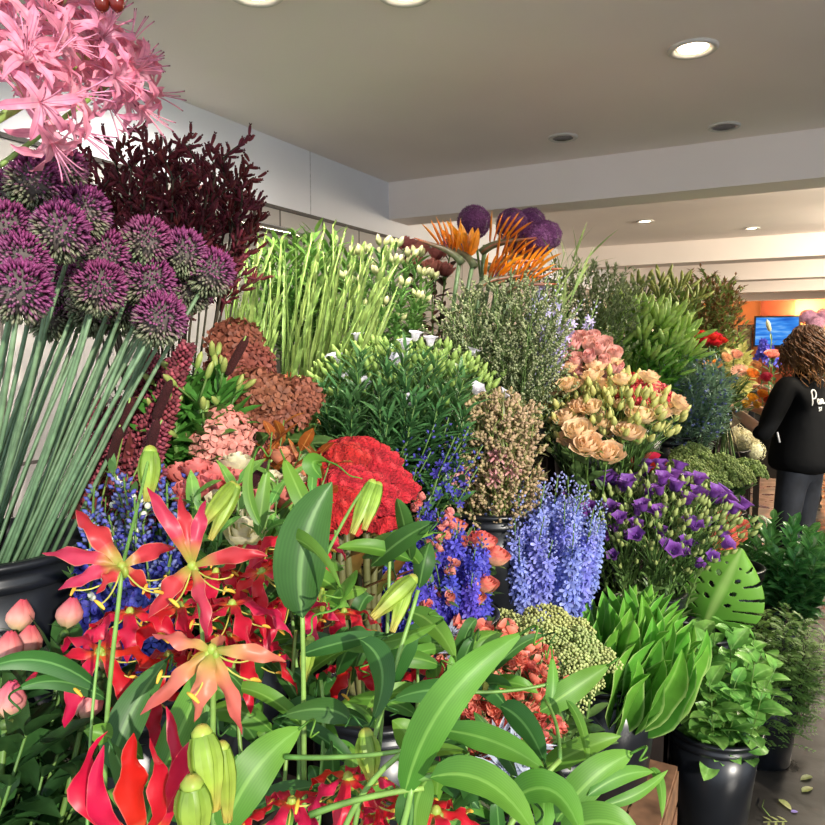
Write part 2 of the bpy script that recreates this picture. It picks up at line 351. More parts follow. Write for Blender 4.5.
def k_bop():
    om = mat('bop_orange', [(0, '#d9760f'), (1, '#ea9a25')], .42, .2, rib='#c2620c'); bm_ = mat('bop_beak', [(0, '#5f6b4a'), (.7, '#6f5a48'), (1, '#a5503a')], .4, edge='#9c4b3a', edgew=(.8, 1)); bl = mat('bop_blue', '#2d3b9a', .4); sm = mat('bop_stem', [(0, '#3f5737'), (1, '#58704a')], .35)
    def f(i):
        L = .95; s = MB(); s.tube(stem_path(L-.07, .02, i), .0095, .008, 8); k = MB(); o = V((0, 0, L-.08)); bd = V((1, 0, .35)).normalized()
        pts = bez([o-V((.01, 0, .02)), o+V((.03, 0, .035)), o+bd*.1, o+bd*.19], 8)
        k.tube(pts, lambda x: .015*(1-x)**.7+.0012, n=8)
        r = [('stem', s.mesh('stem', sm), [], None), ('beak', k.mesh('beak', bm_), [], None)]
        for q in range(6):
            w = MB(); b0 = o+bd*(.02+.013*q)+V((0, 0, .01)); th = .25+.17*q+U(-.1, .1); d = V((math.cos(1.9-th), U(-.35, .35), math.sin(1.9-th)))
            w.leaf(b0, d, V((-1, 0, .3)), .13*U(.85, 1.1), .056, U(-.3, .3), 6, lanc, cup=.3, nu=4); r.append(('petal', w.mesh('petal', om), [], 'pointed orange petal'))
        w = MB(); w.leaf(o+bd*.04, V((.55, 0, .85)), V((-1, 0, .3)), .1, .01, 0, 4, lanc, cup=.5); r.append(('tongue', w.mesh('tongue', bl), [], 'dark blue tongue'))
        return Kind('bird_of_paradise', 'flower', L, r)
    return variants(2, f)
def k_spike(name, cat, cols, L=.75, t0=.45, n=90, R=.017, r=.022, np_=5, leafc='#4f7040', lab=None, jit=.2, white=.15, budfrac=.25, var=3, cup=.3):
    hm = mat(name+'_floret'+cols[0], [(0, cols[0]), (1, cols[1])], .5, .25, jit=jit); bm_ = mat(name+'_bud'+cols[0], [(0, cols[2]), (1, cols[1])], .5, .2, jit=.3)
    def f(i):
        p = stem_path(L, .05, i*2); s = MB(); s.tube(p, .004, .0015); h = MB(); bd = MB()
        for k in range(n):
            t = t0+(1-t0)*k/n; a = 2.39996*k; x = (t-t0)/(1-t0); e = V((math.cos(a), math.sin(a), .35)).normalized(); rr = r*(1.15-.8*x); c = on(p, t)+e*rr*U(.8, 1.15)
            if x < 1-budfrac: h.floret(c, (e+V((U(-.5, .5), U(-.5, .5), U(-.3, .3)))).normalized(), R*(1.1-.4*x), np_, .95, cup, U(0, 6), U(0, .5), U(.5, 1)); h.spindle(c, -e, .003, rr*.7, .2)
            else: bd.spindle(c-e*.004, (e+V((0, 0, .5))).normalized(), .0045*(1.3-.6*x), .013, U(0, 1), n=5)
        b = MB(); foliage(b, p, .2, t0+.05, 8, .07, .03, .9, .5, prof=lanc)
        return Kind(name, cat, L, [('stem', s.mesh('stem', GREEN), [], None), ('flower_spike', h.mesh('flower_spike', hm), [], None), ('bud', bd.mesh('bud', bm_), [], None), ('foliage', b.mesh('foliage', leafm(name+'_leaf', leafc)), [], None)])
    return variants(var, f)
def rose_head(mb, c, R, H, n=15, open_=.8, ax=(0, 0, 1), ruff=.0, ph=0.):
    q = V((0, 0, 1)).rotation_difference(V(ax)); c = V(c)
    for k in range(n):
        o = (k+.6)/n; th = 2.39996*k+ph; hw = 1.25-.3*o; rows = []
        for i in range(6):
            v = i/5; rad = R*(.12+.88*o**.9)*(math.sin(min(v*1.35, 1.)*PI/2)**.7)*(1+.22*open_*o*max(0, v-.6)/.4)*(1 if open_ > 0 else 1-.78*max(0, v-.35)**1.5/.52); row = []
            for j in range(6):
                u = j/5*2-1; hgt = H*(v*(1.06-.32*o*open_)-.10*u*u*v-.05*open_*o*max(0, v-.75)*4)
                a = th+u*hw*(.35+.65*min(1, v*1.6)); rr = rad*(1+ruff*math.sin(u*7+k)*v*v)
                row.append(c+q @ V((math.cos(a)*rr, math.sin(a)*rr, hgt)))
            rows.append(row)
        mb.grid(rows)
def sepals(mb, c, R, L, n=5, ax=(0, 0, 1)):
    ax = V(ax).normalized(); a = perp(ax); b = ax.cross(a)
    for k in range(n):
        e = a*math.cos(2*PI*k/n)+b*math.sin(2*PI*k/n); mb.leaf(V(c), e*.8+ax*.35, ax-e*.4, L, L*.35, .5, 4)
def k_rose(nm, stops, R=.034, H=.05, open_=.8, n=15, ruff=.03, L=.5, leafc='#3f5f30', kind='rose', edge=None, var=2, leaves=9):
    rm = mat('rose_'+nm, stops, .55, .3, edge=edge, jit=.1)
    def f(i):
        s = MB(); p = stem_path(L-H, .03, i); s.tube(p, .003, .0028); h = MB(); c = V((0, 0, L-H)); rose_head(h, c, R, H, n, open_, ruff=ruff, ph=i)
        g = MB(); sepals(g, c, R, R*1.1); g.ball(c-V((0, 0, .004)), R*.3, n=6, m=4)
        b = MB(); foliage(b, p, .45, .97, leaves, .065, .032, 1.1, .5, prof=oval)
        return Kind(kind, 'flower', L, [('stem', s.mesh('stem', GREEN), [], None), ('bloom', h.mesh('bloom', rm), [('sepal', g.mesh('sepal', GREEN))], None), ('foliage', b.mesh('foliage', leafm('rose_leaf'+leafc, leafc)), [], None)])
    return variants(var, f)
def k_branchy(name, cat, m, L=.65, nb=12, t0=.45, bl=.16, item=None, n_item=14, leafm_=None, ll=.03, lw=.008, nl=5, sm=None, var=3, extra=None):
    """a branching spray: item(mb, point, direction) puts one bud or leaf on a twig"""
    def f(i):
        p = stem_path(L, .04, i*2); s = MB(); s.tube(p, .003, .001); h = MB(); b = MB(); h.tube([on(p, t0), on(p, (t0+1)/2), p[-1]], .0011, .0007, 4)
        for k in range(nb):
            t = t0+(1-t0)*k/nb; a = 2.39996*k+i; e = V((math.cos(a)*.75, math.sin(a)*.75, .8)).normalized(); l = bl*U(.7, 1.2)*(1.2-.8*(t-t0)/(1-t0)); o = on(p, t); tw = bez([o, o+e*l*.5+V((0, 0, l*.1)), o+e*l+V((0, 0, l*.25))], 4); s.tube(tw, .0013, .0006, 4)
            for j in range(n_item):
                x = U(.25, 1); q = on(tw, x); d = (e+V((U(-1, 1), U(-1, 1), U(-.7, 1)))).normalized(); item(h, q, d)
            if leafm_:
                for j in range(nl):
                    q = on(tw, U(.05, .9)); d = (e+V((U(-1, 1), U(-1, 1), U(-.6, .8)))).normalized(); b.leaf(q, d, (0, 0, 1), ll*U(.7, 1.2), lw, .4, 3, nu=2)
        ps = [('stem', s.mesh('stem', sm or GREEN), [], None), ('flower_spray', h.mesh('flower_spray', m), [], None)]
        if leafm_: ps.append(('foliage', b.mesh('foliage', leafm_), [], None))
        if extra: ps += extra(p, i)
        return Kind(name, cat, L, ps)
    return variants(var, f)
def k_corymb(name, cat, m, L=.5, R=.05, n=9, bud=.0035, per=26, dome=.6, sm=None, leafc=None, var=2):
    """a flat or domed head made of knots of small buds"""
    def f(i):
        s = MB(); s.tube(stem_path(L-R, .02, i), .004, .003); h = MB(); c = V((0, 0, L-R*dome)); h.tube([(0, 0, L-R*2.2), (0, 0, L-R*1.2), c], .002, .0015, 4)
        for d in dirs(n, .0, 1, i):
            q = c+V((d.x*R, d.y*R, d.z*R*dome)); s.tube([V((0, 0, L-R*1.6)), q], .0015, .001, 4); rk = R*.95/math.sqrt(n)*1.35
            for e in dirs(per, -.35, 1, U(0, 6)): h.ball(q+V((e.x, e.y, e.z*.8))*rk*U(.75, 1.05), bud*U(.8, 1.25), n=5, m=3)
        ps = [('stem', s.mesh('stem', sm or GREEN), [], None), ('flower_head', h.mesh('flower_head', m), [], None)]
        if leafc:
            b = MB(); p = stem_path(L, .02, i); foliage(b, p, .5, .85, 7, .08, .035, 1., .5, prof=oval); ps.append(('foliage', b.mesh('foliage', leafm(name+'_leaf', leafc)), [], None))
        return Kind(name, cat, L, ps)
    return variants(var, f)
def k_celosia():
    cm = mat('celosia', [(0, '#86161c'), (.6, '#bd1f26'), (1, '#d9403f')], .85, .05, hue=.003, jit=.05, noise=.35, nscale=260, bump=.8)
    def f(i):
        L = .5; s = MB(); s.tube(stem_path(L-.08, .02, i), .005, .006, 7); h = MB(); R = .056; c = V((0, 0, L-.045)); rows = []; us = []; nu, nv = 72, 26
        for a in range(nv+1):
            v = a/nv; row = []
            for b in range(nu+1):
                w = 2*PI*b/nu; th = PI*.62*v
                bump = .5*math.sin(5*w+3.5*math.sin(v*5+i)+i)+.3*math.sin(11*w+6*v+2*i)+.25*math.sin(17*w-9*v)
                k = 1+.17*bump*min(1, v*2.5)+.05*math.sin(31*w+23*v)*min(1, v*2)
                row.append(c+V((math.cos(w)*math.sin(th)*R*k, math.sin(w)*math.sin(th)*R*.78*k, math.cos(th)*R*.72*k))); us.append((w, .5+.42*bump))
            rows.append(row)
        h.grid(rows, us); b = MB(); foliage(b, stem_path(L), .5, .8, 6, .1, .025, .9, .6)
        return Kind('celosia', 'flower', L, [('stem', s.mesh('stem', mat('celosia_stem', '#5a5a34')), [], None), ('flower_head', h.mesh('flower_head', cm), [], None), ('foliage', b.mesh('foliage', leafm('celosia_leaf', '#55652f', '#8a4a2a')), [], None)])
    return variants(2, f)
def k_lisianthus(nm, stops, bud, n_open=4, n_bud=9, R=.032, kind='lisianthus', leafc='#4e6b3d', bell=False, bud_l=.035, L=.6, spread=.11, edge=None, nl=10):
    pm = mat('lis_'+nm, stops, .5, .35, jit=.12, edge=edge); bm_ = mat('lisbud_'+nm, bud, .5, .25, jit=.2)
    def f(i):
        p = stem_path(L*.7, .03, i); s = MB(); s.tube(p, .0035, .0025); b = MB(); foliage(b, p, .3, 1, nl, .06, .022, .8, .5); ps = []
        for k in range(n_open+n_bud):
            a = 2.39996*k+i; rr = spread*math.sqrt((k+.5)/(n_open+n_bud)); z = L-rr*rr*4.5+U(-.03, .01); q = V((math.cos(a)*rr, math.sin(a)*rr, z)); s.tube(bez([p[-1]*U(.85, 1), q*.6+V((0, 0, .32*L)), q], 4), .0016, .0012, 4)
            ax = (V((math.cos(a)*rr*6, math.sin(a)*rr*6, 1))).normalized()
            if (k*7+i) % (n_open+n_bud) < n_open:
                h = MB()
                if bell:
                    h.spin(q, ax, [(.003, 0), (R*.42, R*.25), (R*.5, R*.7), (R*.6, R*1.05), (R*.92, R*1.3)], 15, 5)
                    h.spin(q, ax, [(R*.1, R*.3), (R*.06, R*1.2)], 5)
                else: rose_head(h, q, R, R*1.25, 8, 1.1, ax, .09, k)
                sp = MB(); sepals(sp, q, R, R*.7, 5, ax); ps.append(('bloom', h.mesh('bloom', pm), [('sepal', sp.mesh('sepal', GREEN))], None))
            else:
                bd = MB(); bd.spin(q, ax, [(.001, 0), (bud_l*.2, bud_l*.2), (bud_l*.24, bud_l*.5), (bud_l*.12, bud_l*.85), (.0008, bud_l)], 6)
                for e in range(3): bd.leaf(q, (math.cos(e*2.1), math.sin(e*2.1), .9), (0, 0, 1), bud_l*.7, .005, -.2, 3, nu=1)
                ps.append(('bud', bd.mesh('bud', bm_), [], None))
        return Kind(kind, 'flower', L, [('stem', s.mesh('stem', GREEN), [], None), ('foliage', b.mesh('foliage', leafm('lis_leaf'+leafc, leafc)), [], None)]+ps)
    return variants(3, f)
def k_lily(nm='lily', budc=('#7f9f3f', '#a9c65c'), leafc='#5e9a3a', n=34, buds=5, bl=.085, L=.75, l=.11, w=.022, t0=.42, br=.1):
    bm_ = mat(nm+'_bud'+budc[0], [(0, budc[0]), (1, budc[1])], .4, .2, jit=.12)
    def f(i):
        p = stem_path(L-.1, .03, i); s = MB(); s.tube(p, .005, .004, 6); b = MB(); foliage(b, p, t0, 1, n, l, w, 1., .5, ns=5); bd = MB(); ps = []
        for k in range(buds):
            a = 2*PI*k/buds+i; x = .35+.65*(k % 2); e = V((math.cos(a)*x, math.sin(a)*x, 1)).normalized(); q = p[-1]+e*U(.03, .055); s.tube([p[-1], q], .0022, .002, 4); m = MB()
            m.spin(q, e, [(.002, 0), (bl*br, bl*.15), (bl*br*1.15, bl*.5), (bl*br*.9, bl*.8), (bl*.02, bl)], 8, 3); ps.append(('bud', m.mesh('bud', bm_), [], None))
        return Kind(nm, 'flower', L, [('stem', s.mesh('stem', GREEN), [], None), ('foliage', b.mesh('foliage', leafm(nm+'_leaf'+leafc, leafc)), [], None)]+ps)
    return variants(3, f)
def k_thistle():
    tm = mat('thistle', [(0, '#8e97ad'), (1, '#c9d0dc')], .5, .1, jit=.2)
    def f(i):
        L = .4; s = MB(); s.tube(stem_path(L-.03, .03, i), .003, .0025); h = MB(); c = V((0, 0, L-.025))
        for d in dirs(90, -.2, 1): h.spindle(c+d*.006, d, .0014, .013, U(0, .5))
        for k in range(14): a = 2*PI*k/14; h.leaf(c, (math.cos(a), math.sin(a), U(-.1, .5)), (0, 0, 1), .05*U(.8, 1.1), .008, .2, 4, lanc, nu=2)
        return Kind('thistle', 'flower', L, [('stem', s.mesh('stem', mat('thistle_stem', '#7b8a8c')), [], None), ('flower_head', h.mesh('flower_head', tm), [], None)])
    return variants(1, f)
def k_aspid():
    am = leafm('aspidistra_leaf', '#457a2a', '#6cae3c', rib='#86bd55', edge='#b5d87c', edgew=(.86, 1), rough=.3, trans=.3, noise=.12, nscale=25)
    def f(i):
        L = .52; s = MB(); s.tube([(0, 0, 0), (0, 0, .2)], .004, .003); b = MB(); sg = -1 if i else 1
        pts = bez([(0, 0, .17), (0, .01, .3), (0, .03, .42), (.0, .0, L)], 10); b.blade(pts, .088, side=V((1, 0, 0)), prof=oval, cup=-.75, wave=.1, wf=1.6, nu=6, twist=.8*sg, ph=i)
        return Kind('aspidistra_leaf', 'leaf', L, [('stalk', s.mesh('stalk', GREEN), [], None), ('leaf_blade', b.mesh('leaf_blade', am), [], None)])
    return variants(3, f)
def k_fern():
    fm = leafm('fern_leaflet', '#6a9446', '#8fb45c', rough=.45)
    def f(i):
        L = .6; p = stem_path(L, .06, i); s = MB(); s.tube(p, .003, .001); b = MB()
        for k in range(26):
            t = .3+.7*k/26; a = 2.39996*k; e = V((math.cos(a), math.sin(a), .75)).normalized(); l = .12*U(.7, 1.2)*(1.25-.8*(t-.3)/.7); o = on(p, t); tw = bez([o, o+e*l*.6, o+e*l+V((0, 0, -.015))], 5); s.tube(tw, .0009, .0005, 3); sd = e.cross(V((0, 0, 1))).normalized()
            for j in range(6):
                for g in (-1, 1): b.leaf(on(tw, (j+1)/6.2), e*.6+sd*g, (0, 0, 1), .03*(1.1-.07*j), .011, .3, 2, nu=2)
        return Kind('fern', 'foliage', L, [('stem', s.mesh('stem', DARKS), [], None), ('foliage', b.mesh('foliage', fm), [], None)])
    return variants(3, f)
# ------------------------------------------------------------------ the room
WX, CZ, BZ = -2.05, 2.45, 2.25
def boxm(lo, hi, m, name):
    b = MB(); b.box(lo, hi); return b.mesh(name, m, smooth=False)
PLASTER = mat('plaster', '#cfc8c2', .8, noise=.04, nscale=2, jit=0, hue=0)
CEILM = mat('ceiling_paint', '#f3e9e2', .85, noise=.04, nscale=1.5, jit=0, hue=0)
WHITEW = mat('white_wall', '#e4e4e8', .7, noise=.03, nscale=3, jit=0, hue=0)
def floor_mat():
    m = bpy.data.materials.new('wet_stone'); m.use_nodes = True; nt = m.node_tree; b = nt.nodes['Principled BSDF']; L = nt.links.new
    tc = N(nt, 'ShaderNodeTexCoord'); br = N(nt, 'ShaderNodeTexBrick', Scale=1.0); br.offset = .4
    br.inputs['Color1'].default_value = (*C('#4b463f'), 1); br.inputs['Color2'].default_value = (*C('#3f3a35'), 1); br.inputs['Mortar'].default_value = (*C('#3b3630'), 1)
    br.inputs['Brick Width'].default_value = .9; br.inputs['Row Height'].default_value = .6; br.inputs['Mortar Size'].default_value = .012; L(tc.outputs['Object'], br.inputs['Vector'])
    nz = N(nt, 'ShaderNodeTexNoise', Scale=5.0, Detail=8.0); L(tc.outputs['Object'], nz.inputs['Vector'])
    mr = N(nt, 'ShaderNodeMapRange'); mr.inputs[1].default_value = .3; mr.inputs[2].default_value = .7; mr.inputs[3].default_value = .6; mr.inputs[4].default_value = 1.25; L(nz.outputs[0], mr.inputs[0])
    hs = N(nt, 'ShaderNodeHueSaturation'); L(mr.outputs[0], hs.inputs['Value']); L(br.outputs[0], hs.inputs['Color']); L(hs.outputs[0], b.inputs['Base Color'])
    r2 = N(nt, 'ShaderNodeMapRange'); r2.inputs[1].default_value = .35; r2.inputs[2].default_value = .65; r2.inputs[3].default_value = .18; r2.inputs[4].default_value = .6; L(nz.outputs[0], r2.inputs[0]); L(r2.outputs[0], b.inputs['Roughness'])
    bp = N(nt, 'ShaderNodeBump'); bp.inputs['Strength'].default_value = .35; bp.inputs['Distance'].default_value = .02; L(nz.outputs[0], bp.inputs['Height']); L(bp.outputs[0], b.inputs['Normal'])
    return m
structure('floor_outside', boxm((-9, -14, -.1), (14, -3, -.005), mat('bounce_pavement', '#e3ddd2', .8, noise=.15, nscale=3, jit=0, hue=0), 'floor_outside'))  # added unseen paving, both slabs pale to bounce light onto the ceiling
structure('floor_outside_2', boxm((4, -3, -.1), (14, 14.2, -.005), mat('bounce_pavement', '#b9b1a6'), 'floor_outside_2'))
structure('floor', boxm((-2.2, -3, -.1), (4, 14.2, 0), floor_mat(), 'floor'))
def tile_mat():
    m = bpy.data.materials.new('grey_wall_tile'); m.use_nodes = True; nt = m.node_tree; b = nt.nodes['Principled BSDF']; L = nt.links.new; b.inputs['Roughness'].default_value = .45
    tc = N(nt, 'ShaderNodeTexCoord'); mp = N(nt, 'ShaderNodeMapping'); mp.inputs['Rotation'].default_value = (0, PI/2, PI/2); L(tc.outputs['Object'], mp.inputs[0])
    sp = N(nt, 'ShaderNodeSeparateXYZ'); L(tc.outputs['Object'], sp.inputs[0]); cb = N(nt, 'ShaderNodeCombineXYZ'); L(sp.outputs['Y'], cb.inputs['X']); L(sp.outputs['Z'], cb.inputs['Y'])
    br = N(nt, 'ShaderNodeTexBrick', Scale=1.0); br.offset = 0; br.inputs['Color1'].default_value = (*C('#a7a29c'), 1); br.inputs['Color2'].default_value = (*C('#958f89'), 1); br.inputs['Mortar'].default_value = (*C('#4a443f'), 1)
    br.inputs['Brick Width'].default_value = .32; br.inputs['Row Height'].default_value = .6; br.inputs['Mortar Size'].default_value = .006; L(cb.outputs[0], br.inputs['Vector'])
    L(br.outputs[0], b.inputs['Base Color']); return m
structure('wall_left', boxm((WX-.15, -1.2, 2.16), (WX, 14.2, CZ), WHITEW, 'wall_left'))
o = structure('wall_left_tiled', boxm((WX-.15, -1.2, 0), (WX-.002, 14.2, 2.15), tile_mat(), 'wall_left_tiled'))
structure('trim_1', boxm((WX-.1, -1.2, 2.148), (WX+.008, 14.2, 2.162), mat('dark_trim', '#3b3532', .5), 'trim_1'))
# white panel joints on the upper wall
structure('trim_2', boxm((WX-.05, 2.78, 2.16), (WX+.0015, 2.784, CZ), mat('joint', '#b9b7ba', .7), 'trim_2'))
structure('ceiling', boxm((WX-.15, -.1, CZ), (.55, 14.2, CZ+.12), CEILM, 'ceiling'))
structure('ceiling_shop', boxm((.55, 1.7, CZ), (3.2, 14.2, CZ+.12), CEILM, 'ceiling_shop'))
for i, (y, t, z) in enumerate([(3.5, .22, BZ), (6.6, .25, 2.27), (8.6, .25, 2.27), (10.6, .25, 2.27), (12.4, .25, 2.27)]):
    structure('ceiling_beam_%d' % (i+1), boxm((WX, y, z), (3.2, y+t, CZ+.01), CEILM, 'beam'))
structure('wall_right', boxm((3.05, 3.2, 0), (3.2, 14.2, CZ), mat('inner_wall', '#8b8376', .8, noise=.05, nscale=2, jit=0, hue=0), 'wall_right'))
structure('wall_front', boxm((1.7, 1.55, 0), (3.2, 1.7, CZ+.12), PLASTER, 'wall_front'))
ORANGE = mat('orange_wall', '#d98a55', .75, noise=.08, nscale=2, jit=0, hue=0)
structure('wall_back', boxm((WX-.15, 14.0, 0), (3.2, 14.2, CZ), ORANGE, 'wall_back'))
# dark red pilaster that carries the screen
def P_on_y(px, py, y):
    q = P(px, py, 1)-CAMLOC; return CAMLOC+q*(y/q.y)
a_, b_ = P_on_y(760, 330, 13.9), P_on_y(794, 330, 13.9)
structure('wall_back_pier', boxm((a_.x, 13.85, 0), (b_.x, 14.02, CZ), mat('terracotta', '#8f4630', .7, noise=.1, nscale=3, jit=0, hue=0), 'pier'))

# ------------------------------------------------------------------ lamps in the ceiling
LAMP = mat('lamp_glow', '#fff1d6', emit=14, noise=0, jit=0, hue=0)
LENSOFF = mat('lamp_off', '#3a3531', .25, noise=0, jit=0, hue=0)
RING = mat('lamp_ring', '#cfcac2', .35, noise=0, jit=0, hue=0)
def lathe_mesh(name, prof, m, n=32):
    b = MB(); b.spin((0, 0, 0), (0, 0, 1), prof, n); return b.mesh(name, m)
ringm = lathe_mesh('ring', [(.044, .006), (.046, -.004), (.058, -.008), (.064, -.003), (.064, .004)], RING)
cupm = lathe_mesh('lamp_cup', [(.046, 0), (.04, .004), (.038, .012)], mat('lamp_cup', '#8a8078', .3))
lens_on = lathe_mesh('lens', [(.037, -.001), (.02, .0), (.0005, .0)], LAMP); lens_off = lathe_mesh('lens', [(.043, -.005), (.03, -.002), (.0005, -.002)], LENSOFF)
def P_on_z(px, py, z):
    q = P(px, py, 1)-CAMLOC; return CAMLOC+q*((z-EYE)/q.z)
DL = [(693, 48, 1, 'lit recessed ceiling downlight nearest the shop front, bright warm lens', 1.15), (563, 137, 0, 'unlit recessed downlight on the ceiling before the white beam, left one', 1), (724, 126, 0, 'unlit recessed downlight on the ceiling before the white beam, right one', 1),
      (645, 221, 1, 'lit recessed downlight just behind the first ceiling beam, on the left', 1), (752, 228, 1, 'lit recessed downlight behind the first ceiling beam, on the right', .9), (674, 246, 1, 'small lit downlight in the second ceiling bay, left one', .9), (761, 248, 1, 'small lit downlight in the second ceiling bay, right one', .9), (772, 274, 1, 'small lit downlight in the far ceiling bay above the screen', .9), (735, 297, 1, 'tiny lit downlight in the farthest ceiling bay', .9), (718, 281, 0, 'tiny unlit downlight in the far ceiling bay', .9),
      (255, -9, 1, 'lit recessed downlight cut by the top edge above the pink nerines', 1.2), (405, -9, 1, 'lit recessed downlight cut by the top edge at the middle', 1.2)]
LP = []
for px, py, lit, lab, s in DL:
    c = P_on_z(px, py, CZ); r = empty('ceiling_light', (c.x, c.y, CZ-.001), lab, 'light', 'recessed ceiling downlights'); r.scale = (s, s, s)
    obj('ring', ringm, r); obj('lamp_cup', cupm, r); l = obj('lens', lens_on if lit else lens_off, r)
    l['label'] = 'glowing warm white lens' if lit else 'dark grey lens'
    if lit: LP.append((c, s))
# tilted spotlight far back
c = P_on_z(808, 288, 2.45); r = empty('spot_lamp', (c.x, c.y, 2.45), 'tilted white spotlight on the far ceiling above the screen', 'light')
b = MB(); b.tube([(0, 0, 0), (0, 0, -.06)], .012, n=8); b.spin((.05, 0, -.07), (-.7, -.3, -.6), [(.002, -.12), (.06, -.1), (.075, 0), (.08, .06), (.07, .06)], 20); obj('housing', b.mesh('housing', RING), r)
b = MB(); b.spin((.05, 0, -.07), (-.7, -.3, -.6), [(.07, .055), (.0005, .056)], 20); obj('lens', b.mesh('lens', LAMP), r)

def light(name, kind, loc, energy, col, to=None, **k):
    d = bpy.data.lights.new(name, kind); d.energy = energy; d.color = col
    for a, v in k.items(): setattr(d, a, v)
    o = bpy.data.objects.new(name, d); COL.objects.link(o); o.location = loc
    if to is not None: o.rotation_euler = (V(to)).to_track_quat('-Z', 'Y').to_euler()
    return o
WARM = (1, .87, .68)
for i, (c, s) in enumerate(LP):
    top = c.y < 1.7
    light('downlight_%d' % i, 'SPOT', (c.x, c.y, CZ-.03), 80 if top else 28, (1, .93, .85) if top else WARM, (-.62, .2, -.76) if top else (-.25, 0, -1), spot_size=1.75 if top else 2.2, spot_blend=.8, shadow_soft_size=.06)
for i, y in enumerate((4.4, 5.8, 7.6, 9.5)):
    light('shop_lamp_%d' % i, 'AREA', (.9, y, 2.2), 46, WARM, (-.8, .1, -.8), shape='RECTANGLE', size=.5, size_y=.5)
light('wall_lamp', 'POINT', P_on_y(806, 312, 13.7), 90, (1, .62, .3), shadow_soft_size=.1)
light('far_lamp', 'POINT', (-1.6, 12.9, 1.9), 22, (1, .75, .45), shadow_soft_size=.1)
SUN = V((-.78, .52, -.31)).normalized()
light('sun', 'SUN', (2, -2, 4), 4.6, (1, .93, .82), SUN, angle=.012)
w = bpy.data.worlds.new('world'); scn.world = w; w.use_nodes = True; bg = w.node_tree.nodes['Background']; bg.inputs[0].default_value = (.72, .84, 1, 1); bg.inputs[1].default_value = 1.55
scn.view_settings.view_transform = 'Standard'; scn.view_settings.look = 'None'; scn.view_settings.gamma = 1; scn.view_settings.exposure = .12

# ------------------------------------------------------------------ screen, picture, rail on the walls
yT = 13.75
p0, p1 = P_on_y(755, 345, yT), P_on_y(799, 317, yT)
r = empty('wall_screen', ((p0.x+p1.x)/2, yT, p0.z), 'wall-mounted flat screen showing a blue picture, on the far terracotta wall', 'television')
hw, hh = (p1.x-p0.x)/2, p1.z-p0.z
b = MB(); b.box((-hw-.03, 0, -.03), (hw+.03, .1, hh+.03)); obj('frame', b.mesh('frame', mat('black_plastic', '#16161a', .35, noise=0), smooth=False), r)
def screen_mat():
    m = bpy.data.materials.new('screen_picture'); m.use_nodes = True; nt = m.node_tree; L = nt.links.new; nt.nodes.clear(); out = N(nt, 'ShaderNodeOutputMaterial'); e = N(nt, 'ShaderNodeEmission', Strength=1.1)
    tc = N(nt, 'ShaderNodeTexCoord'); mp = N(nt, 'ShaderNodeMapping'); mp.inputs['Scale'].default_value = (1, 1, 7); L(tc.outputs['Object'], mp.inputs[0]); nz = N(nt, 'ShaderNodeTexNoise', Scale=2.2, Detail=3.0); L(mp.outputs[0], nz.inputs['Vector'])
    r = N(nt, 'ShaderNodeValToRGB'); el = r.color_ramp.elements; el[0].position = .3; el[0].color = (*C('#1f55b5'), 1); el[1].position = .68; el[1].color = (*C('#8cc4f2'), 1); x = el.new(.5); x.color = (*C('#3b87e0'), 1)
    L(nz.outputs[0], r.inputs[0]); L(r.outputs[0], e.inputs[0]); L(e.outputs[0], out.inputs[0]); return m
b = MB(); b.box((-hw, -.006, 0), (hw, .004, hh)); obj('display', b.mesh('display', screen_mat(), smooth=False), r)
b = MB(); b.box((-.2, .1, hh*.3), (.2, .16, hh*.7)); obj('bracket', b.mesh('bracket', mat('black_plastic', '#16161a'), smooth=False), r)
p0, p1 = P_on_y(738, 358, 13.95), P_on_y(751, 326, 13.95)
r = empty('wall_picture', (p0.x, 13.99, p0.z), 'tall narrow grey-green picture on the orange wall beside the screen', 'picture')
b = MB(); b.box((0, -.06, 0), (p1.x-p0.x, 0, p1.z-p0.z)); obj('panel', b.mesh('panel', mat('picture_grain', '#77705a', .7, noise=.6, nscale=14), smooth=False), r)
b = MB(); w_ = p1.x-p0.x; h_ = p1.z-p0.z
for lo, hi in [((-.02, -.07, -.02), (0, 0, h_+.02)), ((w_, -.07, -.02), (w_+.02, 0, h_+.02)), ((0, -.07, -.02), (w_, 0, 0)), ((0, -.07, h_), (w_, 0, h_+.02))]: b.box(lo, hi)
obj('frame', b.mesh('frame', mat('dark_trim', '#3b3532'), smooth=False), r)
# chrome rail on the tiled wall
b = MB(); z = 2.03; pts = [V((WX+.01, -.6, z)), V((WX+.1, -.55, z)), V((WX+.1, 2.5, z)), V((WX+.1, 2.58, z-.01)), V((WX+.06, 2.62, z-.03)), V((WX, 2.62, z-.03))]
b.tube(pts, .022, n=12)
CHROME = bpy.data.materials.new('chrome'); CHROME.use_nodes = True; q = CHROME.node_tree.nodes['Principled BSDF']; q.inputs['Metallic'].default_value = 1; q.inputs['Roughness'].default_value = .18; q.inputs['Base Color'].default_value = (.75, .74, .72, 1)
o = obj('wall_rail', b.mesh('wall_rail', CHROME)); tag(o, 'chrome tubular rail along the tiled wall behind the dark red kangaroo paws', 'rail')

